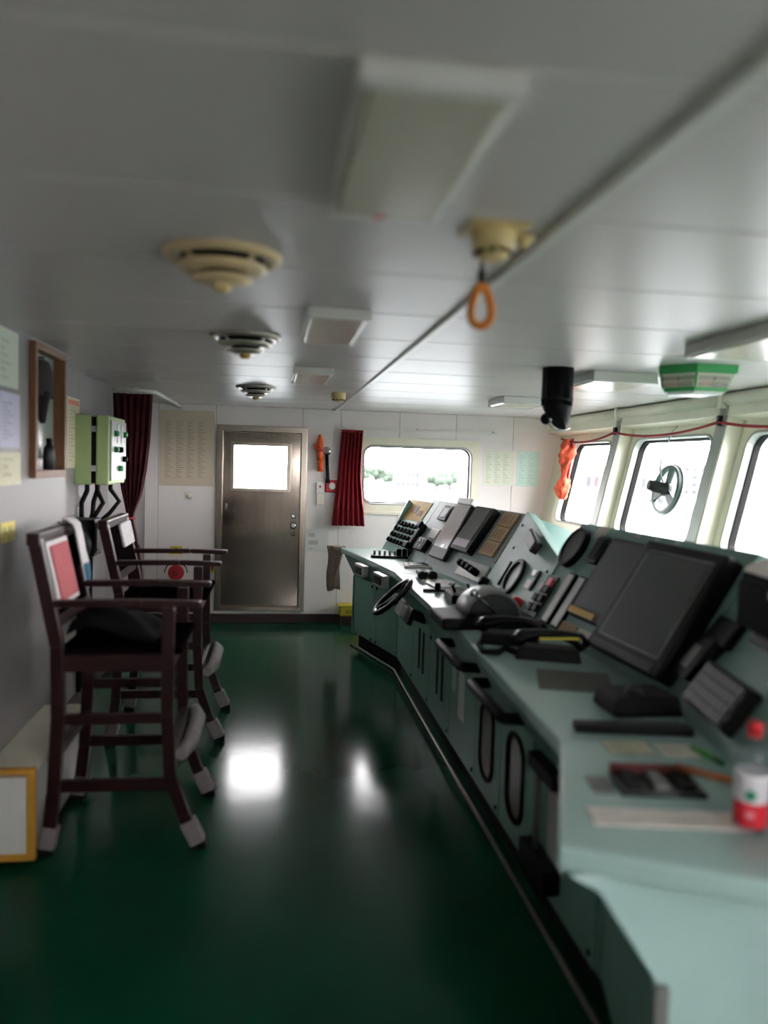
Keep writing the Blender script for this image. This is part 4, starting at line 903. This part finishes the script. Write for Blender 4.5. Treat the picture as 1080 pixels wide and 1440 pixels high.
tg = thing('engine_telegraph', (1.04, 3.62, ZD), 'grey half drum engine telegraph on a black base on the desk', 'telegraph')
MB().bb(.79, 1.25, 3.44, 3.74, ZD, ZD+.055).build('base', BLACK, tg, bevel=.012)
hd = [(.14*math.cos(a), .125*math.sin(a)) for a in [PI*k/22 for k in range(23)]]
MB().prism(hd, -.10, .10, Fr((1.05, 3.60, ZD+.05), (1, 0, 0), (0, 0, 1), (0, -1, 0)), True).build('drum', GREY, tg, bevel=.006)
MB().prism([(p_[0]*.9, p_[1]*.9) for p_ in hd], .10, .105, Fr((1.05, 3.60, ZD+.05), (1, 0, 0), (0, 0, 1), (0, -1, 0))).build('dial', DGREY, tg)
MB().tube([(1.05, 3.49, ZD+.08), (.97, 3.48, ZD+.15), (.95, 3.48, ZD+.165)], .009, 8).lathe([(.004, -.02), (.02, -.012), (.02, .012), (.004, .02)], Fr((.945, 3.48, ZD+.17), (1, 0, 0), (0, 1, 0), (0, 0, 1)), 12).build('lever', CHROME, tg)
def phone(x, y, a, label, z=ZD):
    t = thing('desk_phone', (x, y, z), label, 'telephone')
    F_ = Fr((x, y, z), (math.cos(a), math.sin(a), 0), (-math.sin(a), math.cos(a), 0), (0, 0, 1))
    MB().box((0, 0, .025), (.26, .12, .05), F_, taper=.9).build('cradle', BLACK, t, bevel=.008)
    MB().tube([(-.13, 0, .055), (-.105, 0, .085), (-.03, 0, .10), (.05, 0, .10), (.115, 0, .085), (.14, 0, .055)], [.032, .03, .02, .02, .03, .034], 12, F=F_).build('handset', BLACKG, t)
    return t
phone(1.03, 3.18, -.35, 'black desk phone handset on the desk, beside the grey drum')
t = phone(1.11, 2.92, -.35, 'black desk phone handset with a yellow strip, in front of the wide screens')
MB().box((1.13, 2.86, ZD+.095), (.16, .012, .008)).build('yellow_strip', YELLOW, t)
tag(MB().tube([(.93, 3.20, ZD+.02), (.87, 3.10, ZD+.015), (.86, 2.99, ZD+.012), (.92, 2.98, ZD+.012), (.97, 3.05, ZD+.012), (1.0, 2.95, ZD+.014)], .013, 8).build('phone_cord', BLACKR), 'black coiled phone cord at the desk edge beside the handsets', 'cord')
o = sheet('chart_mat', 1.09, 2.60, .26, .26, -.3, mat('dark_olive_mat', (72, 72, 64), .6), 'dark grey mat on the desk between the phones and the big screen', 'mat')
tb = thing('trackball_unit', (1.16, 2.26, ZD), 'black trackball unit on the desk under the big screen', 'control')
MB().box((1.17, 2.28, ZD+.03), (.23, .17, .06), taper=.92).build('case', BLACK, tb, bevel=.01); MB().lathe([(.03, .058), (.026, .075), (.012, .085)], Fr((1.15, 2.26, ZD), (1, 0, 0), (0, 1, 0), (0, 0, 1)), 18).build('ball', DGREY, tb)
br = thing('rolling_ruler', (1.05, 2.07, ZD), 'long black bar lying across the desk under the trackball unit', 'ruler')
BF = Fr((1.055, 2.075, ZD), (.99, -.15, 0), (.15, .99, 0), (0, 0, 1))
MB().box((0, 0, .013), (.34, .055, .026), BF).build('bar', BLACK, br, bevel=.006)
MB().box((.05, 0, .029), (.18, .03, .006), BF).build('grip', DGREY, br)
sheet('paper_slip', .985, 1.955, .12, .09, -.1, print_mat('slip_print', (196, 190, 166), (140, 134, 112), 1, 5, 'XY', .1, .5), 'cream paper slip under the long black bar, left of its twin')
sheet('paper_slip', 1.112, 1.925, .10, .09, -.1, print_mat('slip_print_b', (200, 196, 180), (140, 134, 112), 1, 5, 'XY', .1, .5), 'cream paper slip beside the green marker pen')
pn = thing('green_marker', (1.165, 1.875, ZD), 'green marker pen lying beside the cream paper slips', 'pen')
MB().tube([(1.16, 1.93, ZD+.008), (1.17, 1.85, ZD+.008)], .008, 10).build('barrel', mat('marker_green', (60, 150, 50), .4), pn); MB().tube([(1.172, 1.85, ZD+.008), (1.177, 1.81, ZD+.008)], .0085, 10).build('pen_cap', mat('marker_dark_green', (26, 90, 34), .4), pn)
nbk = thing('dark_tool_tray', (.92, 1.71, ZD), 'dark red edged tray of small dark tools on the near desk', 'tray')
TF = Fr((.935, 1.70, ZD), (.985, -.17, 0), (.17, .985, 0), (0, 0, 1))
MB().box((0, 0, .006), (.20, .12, .012), TF).build('tray_base', DGREY, nbk, bevel=.002); MB().box((0, .055, .02), (.20, .014, .03), TF).build('red_edge', mat('maroon_edge', (92, 26, 26), .5), nbk, bevel=.002)
for k in range(3): MB().box((-.065+k*.062, -.005, .018), (.035, .09, .016), TF).build('tool', BLACK if k != 1 else GREY, nbk, bevel=.003)
sheet('grey_card', .80, 1.72, .05, .10, -.17, GREY, 'small grey card on the desk left of the dark tool tray', 'card')
tag(MB().tube([(1.0, 1.735, ZD+.035), (1.13, 1.70, ZD+.012)], .010, 8).build('wooden_pencil', BROWNI), 'brown wooden handle resting on the tool tray by the bottle', 'handle')
sheet('white_log_sheet', .875, 1.535, .34, .085, -.17, print_mat('log_sheet_print', (214, 208, 200), (180, 174, 168), 2, 3, 'XY', .08, .4), 'long white paper strip on the near end of the desk')
# bottle
bt = thing('water_bottle', (1.028, 1.475, ZD), 'clear water bottle with a red cap and red and white label', 'bottle')
BF = Fr((1.028, 1.475, ZD), (1, 0, 0), (0, 1, 0), (0, 0, 1))
MB().lathe([(.026, 0), (.033, .006), (.034, .03), (.034, .135), (.033, .15), (.028, .175), (.016, .200), (.0135, .207), (.0135, .215)], BF, 30).build('body', BOTTLE, bt)
MB().lathe([(.0345, .018), (.0348, .02), (.0348, .068), (.0345, .07)], BF, 30).build('red_label', mat('label_red', (208, 30, 52), .4), bt)
MB().lathe([(.0345, .07), (.0349, .071), (.0349, .128), (.0345, .13)], BF, 30).build('white_label', mat('label_white', (226, 222, 226), .4), bt)
em = frz((1.028-.0199, 1.475-.0286, ZD+.088), (-.58, -.82, 0))
MB().lathe([(.0115, -.002), (.0115, .0012), (.010, .0016)], em, 20).build('green_emblem', mat('emblem_green', (40, 130, 100), .5), bt)
MB().box((-.042, 0, -.0002), (.012, .016, .004), em).build('pale_lettering', mat('label_pink', (230, 150, 160), .5), bt)
MB().lathe([(.0155, .212), (.0155, .232), (.014, .236), (.004, .237)], BF, 24).build('cap', RED, bt)
MB().lathe([(.0155, .205), (.0158, .208), (.0155, .211)], BF, 24).build('cap_ring', RED, bt)

# ================================================================== OUTSIDE THE WINDOWS
SEA = mat('harbour_water', (80, 92, 94), .3, var=.08, vscale=.05)
tag(MB().bb(-1500, 2500, -1500, 2500, -9.3, -9).build('harbour_water', SEA, kind='stuff'), 'pale grey harbour water outside the windows', 'water')
FOL = mat('hazy_foliage', (50, 64, 52), .9, var=.2, vscale=.5); TRK = mat('hazy_trunk', (50, 46, 42), .9)
BW = mat('hazy_white_wall', (86, 86, 84), .8); BG2 = mat('hazy_grey_wall', (62, 68, 72), .8); BR = mat('hazy_red_roof', (94, 36, 38), .8); BWIN = mat('hazy_window', (34, 40, 46), .4)
QY = mat('quay_concrete', (76, 76, 72), .9)
tag(MB().bb(5, 120, 262, 330, -9, -7.5).bb(120, 330, 150, 330, -9, -7.5).build('harbour_quay', QY), 'pale concrete quay along the far shore outside', 'quay')
def tree(x, y, h_, r_, label):
    t = thing('shore_tree', (x, y, -7.5), label, 'tree', 'trees on the far shore')
    MB().tube([(x, y, -7.5), (x, y, -7.5+h_*.5)], r_*.12, 7).build('trunk', TRK, t)
    bm = bmesh.new()
    rnd = random.Random(x*7+y)
    for k in range(14):
        c_ = Vector((rnd.uniform(-.7, .7)*r_, rnd.uniform(-.5, .5)*r_, h_*(.45+.45*rnd.random()))); q = r_*rnd.uniform(.3, .5)
        bmesh.ops.create_icosphere(bm, subdivisions=2, radius=q, matrix=Matrix.Translation(c_))
    for v in bm.verts: v.co += Vector((rnd.uniform(-1, 1), rnd.uniform(-1, 1), rnd.uniform(-1, 1)))*r_*.06
    me = bpy.data.meshes.new('crown'); bm.to_mesh(me); bm.free(); me.materials.append(FOL)
    o = bpy.data.objects.new('crown', me); C.objects.link(o); o.parent = t
for x, y, h_, r_, l_ in ((31, 275, 8, 3.5, 'leftmost shore tree through the far window, half behind the crimson curtain'), (38, 284, 8.5, 3.5, 'shore tree left of the red roofed house, second from the crimson curtain'),
                         (45, 302, 6, 3.2, 'small shore tree just left of the red roofed house'), (59, 276, 6, 3.5, 'shore tree just right of the red roofed house'), (67, 288, 7, 4, 'rightmost broad shore tree through the far window')):
    tree(x, y, h_, r_, l_)
def building(x, y, w_, d_, h_, roof, label, wall=BW, cols=5, lv_=2):
    t = thing('shore_building', (x, y, -7.5), label, 'building')
    MB().bb(x-w_/2, x+w_/2, y-d_/2, y+d_/2, -7.5, -7.5+h_).build('wall', wall, t)
    MB().prism([(-d_/2-.5, 0), (d_/2+.5, 0), (0, h_*.25)], -w_/2-.5, w_/2+.5, Fr((x, y, -7.5+h_), (0, 1, 0), (0, 0, 1), (1, 0, 0))).build('roof', roof, t)
    for i in range(cols):
        for j in range(lv_):
            cx = x-w_/2+(i+.5)*w_/cols; cz = -7.5+h_*(j+.55)/lv_
            MB().bb(cx-w_/cols*.25, cx+w_/cols*.25, y-d_/2-.15, y-d_/2+.05, cz-h_/lv_*.22, cz+h_/lv_*.22).build('window', BWIN, t)
building(50, 288, 9, 8, 7, BR, 'pale red roofed house on the far shore behind the trees')
building(132, 290, 26, 14, 9, BR, 'long red roofed harbour shed seen through the first forward window', BW, 8, 1)
building(165, 300, 22, 14, 12, BG2, 'grey office block on the quay seen left of the wiper disc', BW, 6, 4)
building(170, 205, 24, 12, 7, BG2, 'low grey warehouse on the quay behind the wiper disc', BG2, 7, 1)
building(205, 215, 20, 14, 9, BR, 'red roofed warehouse near the third forward window', BW, 6, 2)
for i, (x, y, L_) in enumerate(((92, 160, 26), (100, 125, 20))):
    t = thing('moored_boat', (x, y, -9), ['larger pale moored boat seen through the second forward window', 'smaller pale moored boat seen through the third forward window'][i], 'boat')
    F_ = Fr((x, y, -9), (.8, -.6, 0), (.6, .8, 0), (0, 0, 1))
    MB().prism([(-L_/2, -2), (L_/2-4, -2.2), (L_/2, 0), (L_/2-4, 2.2), (-L_/2, 2)], 0, 2.6, F_).build('hull', BG2, t)
    MB().box((-L_*.2, 0, 4), (L_*.3, 3.4, 2.8), F_).build('deckhouse', BW, t)
    for k in range(4): MB().box((-L_*.3+k*L_*.07, -1.75, 4.4), (L_*.04, .1, 1), F_).build('window', BWIN, t)
    MB().tube([(-L_*.2, 0, 5.4), (-L_*.2, 0, 10)], .15, 6, F=F_).build('mast', GREYT, t)

# repeats share a group
GR = {'ceiling_light': 'white box lamps on the ceiling', 'ceiling_vent': 'round ceiling vents', 'smoke_detector': 'smoke detectors on the ceiling', 'arrow_sticker': 'yellow arrow stickers on the far wall',
      'switch_box': 'switch boxes right of the steel door', 'desk_phone': 'black phone handsets on the desk', 'paper_slip': 'cream paper slips on the near desk', 'safety_chart': 'pale charts on the far wall',
      'pinned_sheet': 'sheets on the near left wall', 'shore_building': 'buildings on the far shore', 'moored_boat': 'boats moored outside'}
for o in C.objects:
    if o.parent is None and 'label' in o and 'group' not in o and o.name.split('.')[0] in GR: o['group'] = GR[o.name.split('.')[0]]
